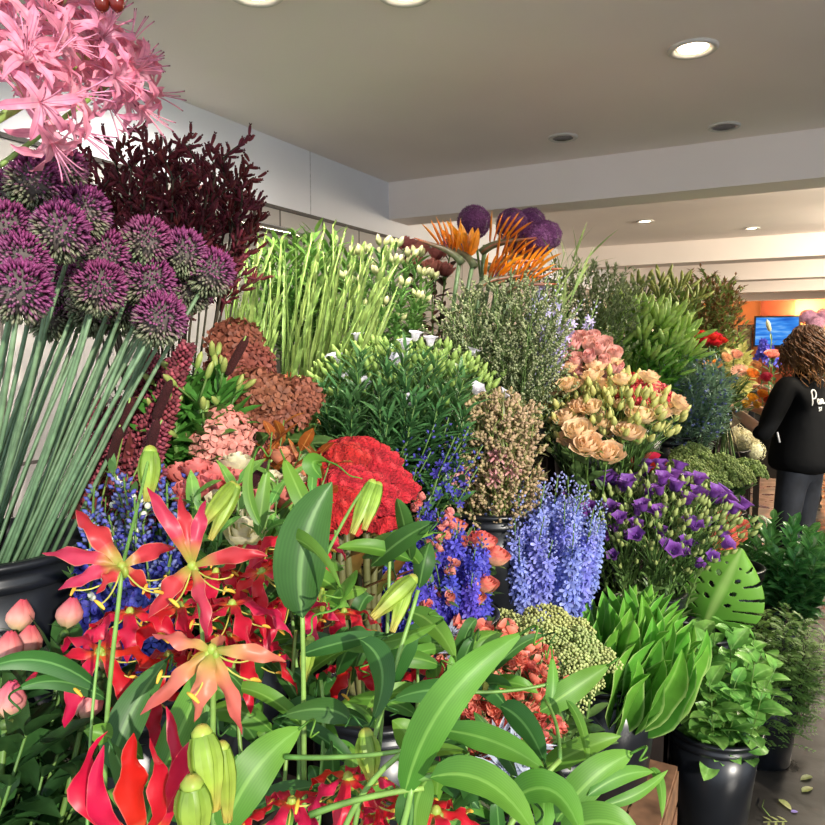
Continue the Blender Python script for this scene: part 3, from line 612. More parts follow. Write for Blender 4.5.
# ------------------------------------------------------------------ buckets and what carries them
BLACK = mat('bucket_plastic', '#17191d', .32, noise=.25, nscale=9, jit=0, hue=0, spec=.5)
WATER = mat('bucket_water', '#14170f', .1, noise=0)
def bucket_parts(r, h):
    rb = r*.78; body = MB(); body.spin((0, 0, 0), (0, 0, 1), [(.001, 0), (rb-.008, 0), (rb, .006), (rb+(r-rb)*.5, h*.5), (r, h-.03), (r-.006, h-.03), (rb-.006+(r-rb)*.5, h*.5), (rb-.012, .012), (.001, .012)], 40)
    rim = MB(); rim.spin((0, 0, 0), (0, 0, 1), [(r-.004, h-.045), (r+.005, h-.043), (r+.005, h-.03), (r+.001, h-.026), (r+.002, h-.014), (r+.01, h-.012), (r+.012, h-.004), (r+.008, h), (r-.004, h), (r-.006, h-.03), (r-.004, h-.045)], 40)
    wt = MB(); wt.spin((0, 0, 0), (0, 0, 1), [(.001, h*.55), (r*.86, h*.55)], 40)
    return body.mesh('body', BLACK), rim.mesh('rim', BLACK), wt.mesh('water', WATER)
_bp = {}
STEPS = []
BUCKETS = {}
def bucket(key, x, y, z, label, r=.14, h=.33, step=True):
    if (r, h) not in _bp: _bp[(r, h)] = bucket_parts(r, h)
    e = empty('flower_bucket', (x, y, z), label, 'bucket', 'black flower buckets')
    for n, me in zip(('body', 'rim', 'water'), _bp[(r, h)]): obj(n, me, e)
    if step and z > .02: STEPS.append((x, y, z, r))
    BUCKETS[key] = (V((x, y, z)), r, h); return e
def finish_steps():
    e = empty('display_stand', (-1.2, 1.5, 0), 'dark tiered wooden stand under the flower buckets along the tiled wall', 'display stand')
    wm = mat('dark_wood', '#231a14', .7, noise=.3, nscale=20, jit=0)
    for x, y, z, r in STEPS:
        b = MB(); q = r*.86; x -= -1.2; y -= 1.5; b.box((x-q, y-q, z-.025), (x+q, y+q, z-.001))
        for i in (-1, 1):
            for j in (-1, 1): b.box((x+i*(q-.03)-.018, y+j*(q-.03)-.018, 0), (x+i*(q-.03)+.018, y+j*(q-.03)+.018, z-.025))
        b.box((x-q, y-q, max(z-.2, .02)), (x+q, y-q+.012, z-.025)); b.box((x+q-.012, y-q, max(z-.2, .02)), (x+q, y+q, z-.025))
        obj('step', b.mesh('step', wm, smooth=False), e)
# ------------------------------------------------------------------ buckets
# key: (x or None, px, depth, base height, pinned, radius, height, label)
BS = {
 'glor': ((-.37, .36), .66, 1, .14, .33, 'black flower bucket under the red gloriosa lilies'),
 'nerine': ((-1.3, .12), 1.22, 1, .13, .33, 'black flower bucket holding the pink nerines'),
 'peony': ((-.66, .30), .74, 1, .13, .33, 'black flower bucket under the pink peony buds'),
 'allium': ((-14, 545, 1.1), .925, 1, .15, .33, 'ribbed black bucket holding the purple alliums'),
 'amar': ((70, 560, 1.36), .85, 0, .11, .33, 'black flower bucket holding dark red amaranth and cattails'),
 'indigo': ((140, 600, 1.1), .78, 0, .11, .33, 'black flower bucket holding the indigo delphiniums behind the gloriosas'),
 'alstro': ((195, 470, 1.45), .95, 0, .11, .33, 'black flower bucket holding green budded foliage above the pink hydrangea'),
 'smallrose': ((235, 560, 1.2), .76, 0, .12, .33, 'black flower bucket holding coral and cream roses'),
 'celosia': ((325, 560, 1.26), .6, 0, .12, .33, 'black flower bucket holding the red cockscombs'),
 'kang': ((165, 400, 1.75), 1.1, 0, .12, .33, 'black flower bucket holding the dark red kangaroo paws'),
 'hyd': ((265, 470, 1.65), .95, 0, .13, .33, 'black flower bucket holding the rust and pink hydrangeas'),
 'gladA': ((248, 420, 2.2), .92, 0, .12, .33, 'black flower bucket holding the narrower gladiolus bundle'),
 'gladB': ((310, 440, 2.2), .88, 0, .13, .33, 'black flower bucket holding the wide fanned gladiolus bundle'),
 'leafL': ((290, 380, 2.7), 1.1, 0, .12, .33, 'black flower bucket holding green foliage behind the gladioli'),
 'leafR': ((385, 390, 2.55), 1.1, 0, .12, .33, 'black flower bucket holding cream-budded foliage right of the gladioli'),
 'bop': ((440, 420, 2.6), 1.0, 0, .12, .33, 'black flower bucket holding the birds of paradise'),
 'giant': ((520, 380, 2.9), 1.1, 0, .12, .33, 'black flower bucket holding the giant purple alliums'),
 'dusty': ((430, 350, 3.0), 1.25, 0, .12, .33, 'black flower bucket holding dusty red flowers by the wall corner'),
 'wax': ((500, 440, 2.4), .95, 0, .13, .33, 'black flower bucket holding grey-green twiggy filler'),
 'bells': ((400, 470, 2.15), .8, 0, .12, .33, 'black flower bucket holding white bellflowers'),
 'narrow': ((385, 500, 1.85), .74, 0, .13, .33, 'black flower bucket holding dark narrow-leaved gentians'),
 'beige': ((490, 510, 2.06), .77, 1, .135, .33, 'black flower bucket holding the beige-green flower spikes'),
 'skyblue': ((545, 572, 2.16), .54, 1, .14, .33, 'black flower bucket holding the pale blue delphiniums'),
 'violet': ((440, 605, 1.7), .6, 1, .13, .33, 'black flower bucket holding the violet delphiniums and peach roses'),
 'lis': ((600, 490, 2.55), .7, 1, .14, .33, 'black flower bucket holding the peach lisianthus'),
 'pinkbud': ((580, 430, 2.95), .95, 0, .13, .33, 'black flower bucket holding the pale pink budded blooms'),
 'redhyd': ((632, 440, 3.1), .88, 0, .12, .33, 'black flower bucket holding coral red mophead blooms'),
 'lily': ((640, 430, 3.45), .9, 0, .14, .33, 'black flower bucket holding the bright green lily buds'),
 'olive': ((655, 380, 4.0), 1.1, 0, .14, .33, 'black flower bucket holding olive green foliage'),
 'grey': ((580, 380, 3.3), 1.12, 0, .14, .33, 'black flower bucket holding grey-green foliage near the ceiling'),
 'redfol': ((702, 370, 5.0), 1.1, 0, .14, .33, 'black flower bucket holding reddish foliage'),
 'redfl': ((700, 385, 4.5), .98, 0, .13, .33, 'black flower bucket holding scarlet flowers'),
 'far': ((738, 390, 5.4), .9, 0, .14, .33, 'black flower bucket holding the farthest green foliage'),
 'blue': ((672, 432, 3.5), .8, 1, .135, .33, 'black flower bucket holding the blue thistle foliage'),
 'vib': ((712, 520, 3.45), .45, 0, .14, .33, 'black flower bucket holding green viburnum heads'),
 'cream': ((724, 500, 4.8), .55, 0, .14, .33, 'black flower bucket holding cream hydrangeas'),
 'camp': ((640, 600, 2.42), .42, 1, .14, .33, 'black flower bucket holding purple bellflowers'),
 'coral': ((732, 590, 2.9), .35, 0, .11, .33, 'black flower bucket holding coral roses'),
 'dark': ((776, 592, 3.2), .0, 1, .13, .44, 'black flower bucket holding dark green leaves in front of the woman'),
 'monst': ((702, 640, 2.55), .22, 0, .11, .33, 'black flower bucket holding the monstera leaf'),
 'fern': ((762, 720, 2.72), .0, 1, .13, .34, 'black flower bucket on the floor holding feathery fern greenery'),
 'salal': ((713, 735, 2.32), .0, 1, .14, .345, 'black flower bucket on the floor, nearest one, holding broad salal leaves'),
 'aspid': ((606, 690, 2.0), .335, 1, .145, .33, 'black flower bucket on the wooden crate holding aspidistra leaves'),
 'sedum': ((-.5, 1.62), .3, 1, .12, .33, 'black flower bucket holding green sedum'),
 'spray': ((-.5, 1.29), .36, 1, .12, .33, 'black flower bucket holding coral spray roses and silvery thistles'),
}
pos = {}
for k, (a, z, pin, r, h, lab) in BS.items():
    q = V((a[0], a[1], 0)) if len(a) == 2 else P(*a); pos[k] = [q.x, q.y]
for it in range(300):
    ks = list(BS)
    for i, a in enumerate(ks):
        for b in ks[i+1:]:
            if abs(BS[a][1]-BS[b][1]) > .34: continue
            dx, dy = pos[a][0]-pos[b][0], pos[a][1]-pos[b][1]; d = math.hypot(dx, dy)+1e-6; need = BS[a][3]+BS[b][3]+.03
            if d < need:
                m = (need-d)*.5; pa, pb = BS[a][2], BS[b][2]; fa, fb = (.5, .5) if pa == pb == 0 else (0, 1) if pa and not pb else (1, 0) if pb and not pa else (0, 0)
                pos[a][0] += dx/d*m*fa; pos[a][1] += dy/d*m*fa; pos[b][0] -= dx/d*m*fb; pos[b][1] -= dy/d*m*fb
    for k in ks: pos[k][0] = max(pos[k][0], WX+.3)
for k, (a, z, pin, r, h, lab) in BS.items():
    bucket(k, pos[k][0], pos[k][1], z, lab, r, h, step=k != 'aspid')
# ------------------------------------------------------------------ labels by rank
ORD = ['', 'first', 'second', 'third', 'fourth', 'fifth', 'sixth', 'seventh', 'eighth', 'ninth', 'tenth', 'eleventh', 'twelfth']
NUM = ['', 'one', 'two', 'three', 'four', 'five', 'six', 'seven', 'eight', 'nine', 'ten', 'eleven', 'twelve']
def ranks(items, desc):
    """items: (object, px, py); each label says which of its bunch it is"""
    n = len(items)
    if n == 1: items[0][0]['label'] = desc; return
    rows = 1 if n <= 5 else 2 if n <= 12 else 3 if n <= 21 else 4
    items = sorted(items, key=lambda t: t[2]); q = [items[i*n//rows:(i+1)*n//rows] for i in range(rows)]
    nm = {1: [''], 2: ['upper', 'lower'], 3: ['top', 'middle', 'bottom'], 4: ['top', 'upper middle', 'lower middle', 'bottom']}[rows]
    for r, row in zip(nm, q):
        row.sort(key=lambda t: t[1]); m = len(row)
        for i, (o, _x, _y) in enumerate(row):
            w = 'leftmost' if i == 0 else 'rightmost' if i == m-1 else ORD[i+1]+' from left'
            o['label'] = desc+', '+w+(' in '+r+' row' if r else ' of '+NUM[m])
def dome(n, c, rx, ry, rz, d, lo=-.3, seed=0.):
    cc = P(c[0], c[1], d); s = d/FPX; A = (UPW*.62+TOC*.78).normalized(); q = V((0, 0, 1)).rotation_difference(A); o = []
    for e in dirs(n, lo, 1., seed):
        e = q @ e; k = U(.8, 1.03); o.append(cc+RT3*(e.dot(RT3)*rx*s*k)+UPW*(e.z*ry*s*k)+TOC*(e.dot(TOC)*rz*k))
    return o
def bunch(key, kinds, desc, group, n=0, c=None, rx=0, ry=0, rz=.12, d=0, pts=None, rank=None, spins=None, lo=-.3, seed=0., smin=.72, smax=1.12, sp=.6, boff=V()):
    bp, r, h = BUCKETS[key]
    tips = [P(*p) for p in pts] if pts else dome(n, c, rx, ry, rz, d, lo, seed)
    ctr = sum(tips, V())/len(tips); res = []
    for i, t in enumerate(tips):
        off = (t-ctr); off.z = 0; off = off*.22
        if off.length > r*sp: off = off.normalized()*r*sp
        b = bp+V((off.x, off.y, .05))+boff; k = kinds[i % len(kinds)]
        o = place(k, b, t, desc, group, spins[i % len(spins)] if spins else None, smin, smax); x, y, _d = proj(t); res.append((o, x, y))
    if rank is None: rank = len(tips) <= 12
    if rank: ranks(res, desc)
    return res

# ------------------------------------------------------------------ the bunches
AL = k_allium_drum()
bunch('allium', AL, 'purple drumstick allium with green underside', 'drumstick alliums', pts=[(34, 183, 1.05), (61, 170, 1.15), (83, 214, 1.08), (60, 232, 1.0), (6, 232, 1.0), (22, 263, .98), (104, 256, 1.12), (146, 243, 1.15), (183, 254, 1.2), (211, 273, 1.22), (20, 292, .93), (99, 288, 1.08), (160, 320, 1.1), (150, 283, 1.16), (190, 290, 1.25), (128, 262, 1.22), (10, 200, 1.1)], rank=True, boff=RT3*-.08-V((0, 0, .02)))
bunch('allium', AL, 'half-hidden purple allium at the back of the left bunch', 'half-hidden drumstick alliums', pts=[(20+(i*37 % 150), 268+(i*23 % 50), 1.24+.025*(i % 6)) for i in range(24)], rank=False, boff=RT3*-.1-V((0, 0, .02)))
NE = k_nerine()
bunch('nerine', NE, 'pink nerine with ruffled spidery petals', 'pink nerines', pts=[(16, 40, .9), (84, 62, 1.0), (26, 104, .88), (60, 6, 1.05), (112, 82, 1.06)])
bunch('kang', k_kangaroo(), 'dark red kangaroo paw with branching clawed heads', 'kangaroo paws', n=30, c=(172, 196), rx=84, ry=46, rz=.18, d=1.62, rank=False)
bunch('amar', k_amaranth(), 'dark pink amaranth plume leaning beside the alliums', 'amaranth plumes', pts=[(188, 345, 1.3), (178, 372, 1.28), (165, 360, 1.36), (172, 400, 1.25), (160, 425, 1.22), (150, 450, 1.2), (140, 380, 1.35), (120, 400, 1.4), (132, 430, 1.34), (108, 440, 1.36), (140, 470, 1.24), (118, 480, 1.26), (160, 470, 1.2), (150, 352, 1.42), (100, 400, 1.42)])
bunch('amar', k_cattail(), 'dark maroon cattail head on a thin stalk', 'dark maroon cattails', pts=[(170, 378, 1.2), (130, 398, 1.18), (162, 420, 1.15), (120, 425, 1.15), (246, 336, 1.35), (272, 460, 1.1)])
gl = k_gladiolus()
bunch('gladA', gl, 'green gladiolus stem of tight buds in the narrower bundle', 'gladioli of the narrower bundle', pts=[(236, 255, 2.25), (243, 246, 2.3), (250, 240, 2.25), (258, 238, 2.2), (266, 236, 2.25), (274, 243, 2.3), (281, 241, 2.25), (262, 250, 2.15), (247, 262, 2.15), (240, 276, 2.1), (270, 262, 2.1), (254, 255, 2.35)], rank=False)
bunch('gladB', gl, 'green gladiolus stem of tight buds in the wide fanned bundle', 'gladioli of the wide bundle', pts=[(312, 238, 2.3), (325, 228, 2.25), (333, 224, 2.3), (345, 232, 2.2), (352, 240, 2.3), (362, 246, 2.2), (372, 252, 2.25), (384, 250, 2.2), (392, 247, 2.15), (398, 263, 2.1), (340, 250, 2.1), (355, 262, 2.1), (368, 275, 2.05), (330, 262, 2.1), (318, 258, 2.15), (345, 285, 2.05), (336, 240, 2.35), (380, 272, 2.15), (350, 300, 2.0), (362, 310, 2.0), (326, 280, 2.05)], rank=False, boff=RT3*-.09)
bunch('gladB', k_gladiolus(1), 'gladiolus stem with open white blooms low on it', 'gladioli with white blooms', pts=[(322, 246, 2.02)])
bunch('hyd', k_hydrangea('rust', '#6b3527', '#a86650', R=.055), 'rust brown hydrangea mophead', 'rust hydrangeas', pts=[(232, 328, 1.62), (246, 352, 1.58), (268, 384, 1.5), (287, 398, 1.52), (252, 378, 1.5), (262, 410, 1.5), (300, 385, 1.6), (228, 360, 1.55)])
bunch('hyd', k_hydrangea('pink', '#d9726f', '#f0aca2', R=.055), 'salmon pink hydrangea mophead', 'pink hydrangeas', pts=[(214, 424, 1.32), (236, 440, 1.4)])
ag = leafm('alstro_leaf', '#4f8037', '#7fb04f', rib='#8fc060')
bunch('alstro', k_lily('alstroemeria', ('#7c9a48', '#b3b866'), '#4f8a38', 44, 2, .03, .5, .09, .028, .45, .16), 'green alstroemeria with swollen pale buds', 'alstroemerias', n=14, c=(203, 362), rx=42, ry=42, rz=.12, d=1.36, rank=False)
fo = leafy('greenery_sprig', 'foliage', leafm('cool_leaf', '#4d7d3c', '#86b060'), .7, 46, .5, .085, .018, 1.0, .6, tips=lambda p, i: [('bud', bud_mesh(p), [], None)])
bunch('leafR', fo, 'leafy green stem with cream buds right of the gladioli', 'cream-budded foliage', n=24, c=(388, 292), rx=46, ry=44, rz=.2, d=2.55, rank=False)
bunch('leafL', leafy('greenery_sprig', 'foliage', leafm('mid_leaf', '#4a7a34', '#82a94e'), .7, 44, .5, .09, .024, 1.0, .6), 'broad-leaved green stem behind the gladioli', 'green foliage behind the gladioli', n=20, c=(305, 262), rx=52, ry=30, rz=.2, d=2.65, rank=False)
bunch('bop', k_bop(), 'orange bird of paradise flower with pointed beak', 'birds of paradise', pts=[(462, 236, 2.45), (476, 240, 2.5), (488, 226, 2.62), (496, 246, 2.55), (503, 262, 2.5), (516, 268, 2.45), (520, 254, 2.6), (484, 264, 2.4), (505, 240, 2.7)], spins=[3.4, 2.9, .4, .6, .3, .5, .2, .7, .5])
bunch('giant', k_allium_giant(), 'giant purple allium ball near the beam', 'giant alliums', pts=[(474, 222, 2.8), (512, 225, 2.85), (530, 224, 2.95), (536, 240, 2.7), (546, 236, 2.85), (522, 246, 3.0)])
bunch('dusty', k_rose('dusty', [(0, '#6d2f2f'), (1, '#b06a62')], .04, .06, .6, 9, .08, .6, '#4a2f28', 'protea', 2), 'dusty red protea beside the wall corner', 'dusty red proteas', pts=[(405, 236, 2.95), (420, 240, 2.85), (438, 244, 2.8), (452, 236, 2.9), (412, 252, 2.8), (432, 256, 2.75), (446, 258, 2.8)]) if 0 else None
ph_ = variants(2, lambda i: k_rose('dusty', [(0, '#8a4040'), (1, '#c07a70')], .036, .06, .9, 8, .12, .6, '#4a2f28', 'protea', var=2)[i])
bunch('dusty', ph_, 'dusty red protea beside the wall corner', 'dusty red proteas', pts=[(405, 236, 2.95), (420, 240, 2.85), (438, 244, 2.8), (452, 236, 2.9), (412, 254, 2.8), (432, 258, 2.75), (446, 262, 2.8)])
it_leafy = lambda h, q, d: h.leaf(q, d, (0, 0, 1), U(.012, .022), .006, .3, 2, nu=1)
it_bud = lambda r, l: (lambda h, q, d: h.spindle(q, d, r, l, U(0, .4), 1, 5))
wx = k_branchy('filler_sprig', 'foliage', mat('wax_bud', [(0, '#6d7a4e'), (1, '#a2a880')], .6, .15, jit=.3), .65, 14, .4, .15, it_bud(.004, .011), 16, leafm('wax_leaf', '#52633c', '#78885a'), .03, .007, 12)
bunch('wax', wx, 'twiggy grey-green filler sprig with tiny pale buds', 'grey-green filler sprigs', n=34, c=(500, 330), rx=66, ry=50, rz=.2, d=2.35, rank=False)
PALE = k_spike('larkspur', 'flower', ('#a9a4d6', '#cfc9ee', '#9aa57c'), .7, .55, 46, .017, .02, 5, '#5a7046')
bunch('wax', PALE, 'pale lavender larkspur spike above the grey-green filler', 'pale lavender larkspurs', pts=[(553, 262, 2.5), (560, 278, 2.45), (548, 285, 2.4), (582, 300, 2.55), (574, 312, 2.5), (598, 298, 2.7)])
b_gr = leafy('tall_grass', 'foliage', leafm('tall_blade', '#6f8f4a', '#a0b070'), .75, 9, .5, .22, .012, .5, .5, prof=lanc)
bunch('wax', b_gr, 'pale green strap-leaved stem rising beside the larkspurs', 'strap-leaved stems', pts=[(565, 252, 2.6), (582, 262, 2.6), (574, 258, 2.7)])
bl_ = k_lisianthus('whitebell', [(0, '#c9cfae'), (.5, '#dedbe8'), (1, '#e9e4f2')], [(0, '#7d9d48'), (1, '#aac66c')], 1, 12, .02, 'bellflower', '#5f8a46', True, .03, .6, .09, nl=22)
bunch('bells', bl_, 'white bellflower stem with lime green buds', 'white bellflowers', n=18, c=(395, 366), rx=72, ry=26, rz=.18, d=2.05, rank=False)
bunch('bells', bl_, 'bellflower stem with white bells right of the bushy green leaves', 'white bellflowers at the side', pts=[(472, 360, 2.2), (480, 378, 2.15), (476, 396, 2.1), (486, 366, 2.3)])
nf = leafy('gentian_sprig', 'foliage', leafm('gentian_leaf', '#2f5830', '#5f8f54', rough=.3), .6, 80, .35, .075, .012, 1.0, .5, 2)
bunch('narrow', nf, 'bushy dark green stem of narrow leaves', 'narrow-leaved bushy stems', n=44, c=(395, 402), rx=80, ry=56, rz=.22, d=1.9, rank=False)
gt = k_spike('gentian', 'flower', ('#2c2a86', '#5a55c0', '#3b3f7a'), .6, .8, 12, .012, .014, 5, '#3d6238', budfrac=.7)
bunch('narrow', gt, 'gentian stem tipped with dark blue buds', 'blue gentians', n=16, c=(440, 445), rx=48, ry=30, rz=.16, d=1.78, rank=False)
bg = k_branchy('tuberose', 'flower', mat('beige_bud', [(0, '#868a50'), (.6, '#a5946a'), (1, '#bb9a80')], .6, .1, jit=.25), .55, 16, .35, .1, it_bud(.0055, .018), 12, leafm('beige_leaf', '#7c8450', '#9a9a66'), .05, .006, 3, sm=PALEG)
bunch('beige', bg, 'upright beige-green spike of small closed buds', 'beige-green bud spikes', n=34, c=(490, 418), rx=44, ry=26, rz=.14, d=2.02, rank=False)
def k_star():
    def f(i):
        L = .3; s = MB(); s.tube(stem_path(L, .03), .002, .0015); h = MB()
        for d in dirs(9, -.1, 1): h.floret(V((0, 0, L-.012))+d*.012, d, .02, 5, .5, .2, U(0, 6))
        return Kind('star_flower', 'flower', L, [('stem', s.mesh('stem', PALEG), [], None), ('flower_head', h.mesh('flower_head', mat('pink_star', [(0, '#b0606c'), (1, '#dfa7a4')], .5, .2)), [], None)])
    return [f(0)]
bunch('beige', k_star(), 'pink star-shaped flower low among the beige spikes', 'pink star flowers', pts=[(452, 478, 1.9), (462, 470, 1.93), (494, 474, 1.9), (497, 452, 1.9), (512, 466, 1.92)])
bunch('skyblue', k_spike('delphinium', 'flower', ('#5a63c8', '#a7b0ef', '#8f93c4'), .6, .42, 100, .021, .036, 5, '#4a6a40'), 'pale blue delphinium spike over the black bucket', 'pale blue delphiniums', n=28, c=(546, 512), rx=64, ry=42, rz=.16, d=2.0, rank=True)
bunch('violet', k_spike('delphinium', 'flower', ('#2f2a9e', '#655fd4', '#5a5fb0'), .55, .36, 110, .02, .032, 5, '#4a6a40', budfrac=.1), 'deep violet delphinium spike behind the gloriosas', 'violet delphiniums', n=34, c=(428, 550), rx=60, ry=44, rz=.16, d=1.66, rank=True)
it_rose = lambda h, q, d: rose_head(h, q, .011, .015, 6, .9, d, .05, U(0, 6))
cs = k_branchy('stock', 'flower', mat('coral_small', [(0, '#c95a58'), (1, '#f0a094')], .5, .25), .5, 9, .6, .1, it_rose, 3, leafm('stock_leaf', '#5a7a46'), .03, .01, 3)
bunch('violet', cs, 'small coral blossoms peeping between the violet delphiniums', 'coral blossoms among the violet delphiniums', n=6, c=(415, 548), rx=44, ry=42, rz=.15, d=1.62, rank=False)
PR = k_rose('peach', [(0, '#e9c79a'), (.6, '#f0b08f'), (1, '#e8766e')], .036, .052, .75, 15, .04)
bunch('violet', PR, 'peach rose with pink rims beside the violet delphiniums', 'peach roses', pts=[(484, 532, 1.68), (498, 547, 1.66), (487, 576, 1.62), (476, 590, 1.6), (452, 517, 1.72)])
ls = k_lisianthus('peach', [(0, '#dcd79c'), (.4, '#f3d9a4'), (1, '#f2cca4')], [(0, '#a3b25e'), (1, '#d6cf82')], 2, 13, .033, L=.62, bud_l=.042, spread=.11)
bunch('lis', ls, 'peach lisianthus with ruffled blooms and yellow-green buds', 'peach lisianthus', n=18, c=(602, 402), rx=62, ry=32, rz=.18, d=2.45, rank=False)
bunch('lis', k_rose('peachbig', [(0, '#f0dfae'), (1, '#f3cfa8')], .045, .05, 1.1, 12, .08, .6, '#55703f', 'lisianthus', leaves=4), 'wide open peach bloom on the lisianthus bunch', 'wide open peach blooms', pts=[(578, 424, 2.2), (588, 438, 2.15), (608, 446, 2.15), (566, 410, 2.3), (643, 408, 2.3), (660, 404, 2.35), (630, 425, 2.25), (572, 432, 2.25)])
bunch('pinkbud', k_rose('palepink', [(0, '#d3d4a8'), (.35, '#efd0c2'), (1, '#ecb0a8')], .024, .05, .35, 10, .02, .55, '#6a7d4d', 'lisianthus'), 'pale pink half-open lisianthus bud', 'pale pink lisianthus buds', n=34, c=(586, 358), rx=34, ry=28, rz=.15, d=2.55, rank=False)
bunch('redhyd', k_hydrangea('coral', '#c4303a', '#e8605c', R=.05), 'coral red mophead behind the peach lisianthus', 'coral red mopheads', pts=[(616, 388, 2.5), (630, 382, 2.55), (644, 384, 2.5), (655, 392, 2.45), (638, 392, 2.4)])
bunch('lily', k_lily('lily', ('#98c452', '#c6e07c'), '#6cab40', 36, 7, .1, .75, .11, .024, .4), 'bright green lily stem with closed pale buds', 'bright green lilies', n=30, c=(640, 334), rx=56, ry=38, rz=.25, d=3.4, rank=False)
bunch('olive', k_lily('olive_lily', ('#7b8a45', '#a3a95c'), '#66803c', 34, 4, .08, .75, .12, .024, .4), 'olive green lily foliage under the far beam', 'olive lily foliage', n=22, c=(656, 292), rx=42, ry=24, rz=.25, d=4.0, rank=False)
gy = k_branchy('eucalyptus_sprig', 'foliage', mat('euca', [(0, '#7a8a5c'), (1, '#a8b486')], .6, .15, jit=.3), .65, 14, .4, .16, lambda h, q, d: h.leaf(q, d, (0, 0, 1), U(.018, .03), .012, .4, 2, nu=2), 15)
bunch('grey', gy, 'grey-green eucalyptus sprig under the first beam', 'grey-green eucalyptus sprigs', n=26, c=(590, 290), rx=48, ry=24, rz=.22, d=3.2, rank=False)
rf = k_branchy('shrub_sprig', 'foliage', mat('redleaf', [(0, '#6f6a3a'), (.6, '#7d5a3a'), (1, '#9a5a44')], .6, .2, jit=.4), .7, 13, .35, .2, lambda h, q, d: h.leaf(q, d, (0, 0, 1), U(.03, .05), .018, .4, 2, nu=2), 12, leafm('shrub_leaf', '#5f7a3a', '#86984e'), .05, .02, 8)
bunch('redfol', rf, 'reddish-green shrub sprig at the far end of the display', 'reddish shrub sprigs', n=20, c=(703, 300), rx=30, ry=22, rz=.25, d=5.0, rank=False)
bunch('redfl', k_rose('scarlet', [(0, '#a31420'), (1, '#e02a35')], .04, .045, 1., 12, .08, .55, '#4a6a34', 'carnation'), 'scarlet carnation in the far bunch', 'scarlet carnations', n=16, c=(700, 337), rx=19, ry=8, rz=.14, d=4.5, rank=False)
bunch('far', leafy('greenery_sprig', 'foliage', leafm('far_leaf', '#63873f', '#9db45c'), .8, 40, .4, .11, .035, 1., .6, prof=oval), 'light green leafy stem at the farthest end', 'farthest green foliage', n=20, c=(722, 352), rx=18, ry=26, rz=.25, d=5.3, rank=False)
bunch('far', leafy('yellow_sprig', 'foliage', leafm('yel_leaf', '#a8a85a', '#d9cf86'), .8, 30, .45, .09, .03, 1., .6, prof=oval), 'yellowish leafy stem below the picture', 'yellowish foliage', n=8, c=(728, 352), rx=18, ry=10, rz=.2, d=4.9, rank=False)
et = k_branchy('eryngium', 'flower', mat('ery_bud', [(0, '#5f6f9a'), (1, '#8a94d2')], .5, .1, jit=.2), .65, 12, .4, .16, it_bud(.008, .022), 2, leafm('ery_leaf', '#6d9078', '#97b596', rough=.45), .06, .011, 20)
bunch('blue', et, 'blue-flecked eryngium stem with grey-green leaves', 'blue-flecked eryngiums', n=30, c=(682, 388), rx=42, ry=34, rz=.25, d=3.5, rank=False)
vb = mat('viburnum_green', [(0, '#8a9f52'), (1, '#a9bb6e')], .6, .2, jit=.25)
bunch('vib', k_corymb('viburnum', 'flower', vb, .55, .075, 24, .0068, 20, .85, leafc='#4d6e38'), 'round pale green viburnum head', 'green viburnum heads', pts=[(688, 447, 3.35), (704, 462, 3.3), (722, 458, 3.3), (738, 468, 3.3), (680, 462, 3.25), (752, 462, 3.4), (712, 478, 3.2), (694, 474, 3.2)])
bunch('cream', k_hydrangea('cream', '#d3cf9c', '#efe9c8', R=.115), 'large cream hydrangea head below the held bouquet', 'cream hydrangeas', pts=[(692, 428, 4.7), (708, 422, 4.8), (728, 424, 4.85), (748, 432, 4.85), (714, 440, 4.75), (736, 445, 4.8), (756, 444, 4.8), (698, 444, 4.65), (720, 432, 4.7), (742, 436, 4.75), (702, 432, 4.7)])
cp = k_lisianthus('purplebell', [(0, '#74489a'), (.6, '#763f98'), (1, '#9058b4')], [(0, '#8da055'), (1, '#b0bb74')], 4, 16, .027, 'campanula', '#6b8a4a', True, .032, .62, .12, nl=22)
bunch('camp', cp, 'purple bellflower stem with green buds', 'purple bellflowers', n=20, c=(655, 506), rx=68, ry=40, rz=.2, d=2.35, rank=False)
bunch('coral', k_rose('coral', [(0, '#e88a6a'), (1, '#f58f80')], .036, .05, .95, 13, .05, .5, '#4a6a38'), 'coral rose beside the purple bellflowers', 'coral roses', pts=[(730, 507, 2.65), (722, 532, 2.55), (734, 530, 2.58), (738, 520, 2.7), (727, 542, 2.52)])
bunch('camp', k_rose('red', [(0, '#8d121e'), (1, '#cc2733')], .036, .045, .9, 13, .05, .5, '#4a6a38'), 'red rose above the purple bellflowers', 'red roses above the bellflowers', pts=[(632, 452, 2.65), (648, 450, 2.6), (641, 462, 2.55), (655, 458, 2.65)])
dg = leafy('laurel', 'foliage', leafm('laurel_leaf', '#3f7a3c', '#62a052', rib='#7ab86a', rough=.28), .6, 26, .45, .085, .038, 1.0, .6, prof=oval, nu=4)
bunch('dark', dg, 'glossy dark green leafy stem in front of the woman', 'glossy dark green stems', n=34, c=(782, 546), rx=46, ry=26, rz=.22, d=3.15, rank=False)
bunch('fern', k_fern(), 'feathery green fern sprig over the floor bucket', 'feathery fern sprigs', n=48, c=(772, 645), rx=50, ry=38, rz=.2, d=2.7, rank=False, lo=-.5)
sl = leafy('salal', 'foliage', leafm('salal_leaf', '#56903c', '#8cbc5c', rib='#93bf6a', rough=.3), .55, 10, .4, .1, .062, 1.1, .6, prof=oval, nu=4, ns=5)
bunch('salal', sl, 'broad-leaved salal stem in the nearest floor bucket', 'salal stems', n=26, c=(726, 664), rx=48, ry=40, rz=.16, d=2.25, rank=False, lo=-.45)
bunch('aspid', k_aspid(), 'folded glossy aspidistra leaf with pointed tip', 'aspidistra leaves', n=78, c=(642, 630), rx=60, ry=42, rz=.2, d=1.95, rank=False, lo=-.5)
sd = mat('sedum_bud', [(0, '#93aa58'), (1, '#c0c886')], .65, .15, jit=.25, hue=.03)
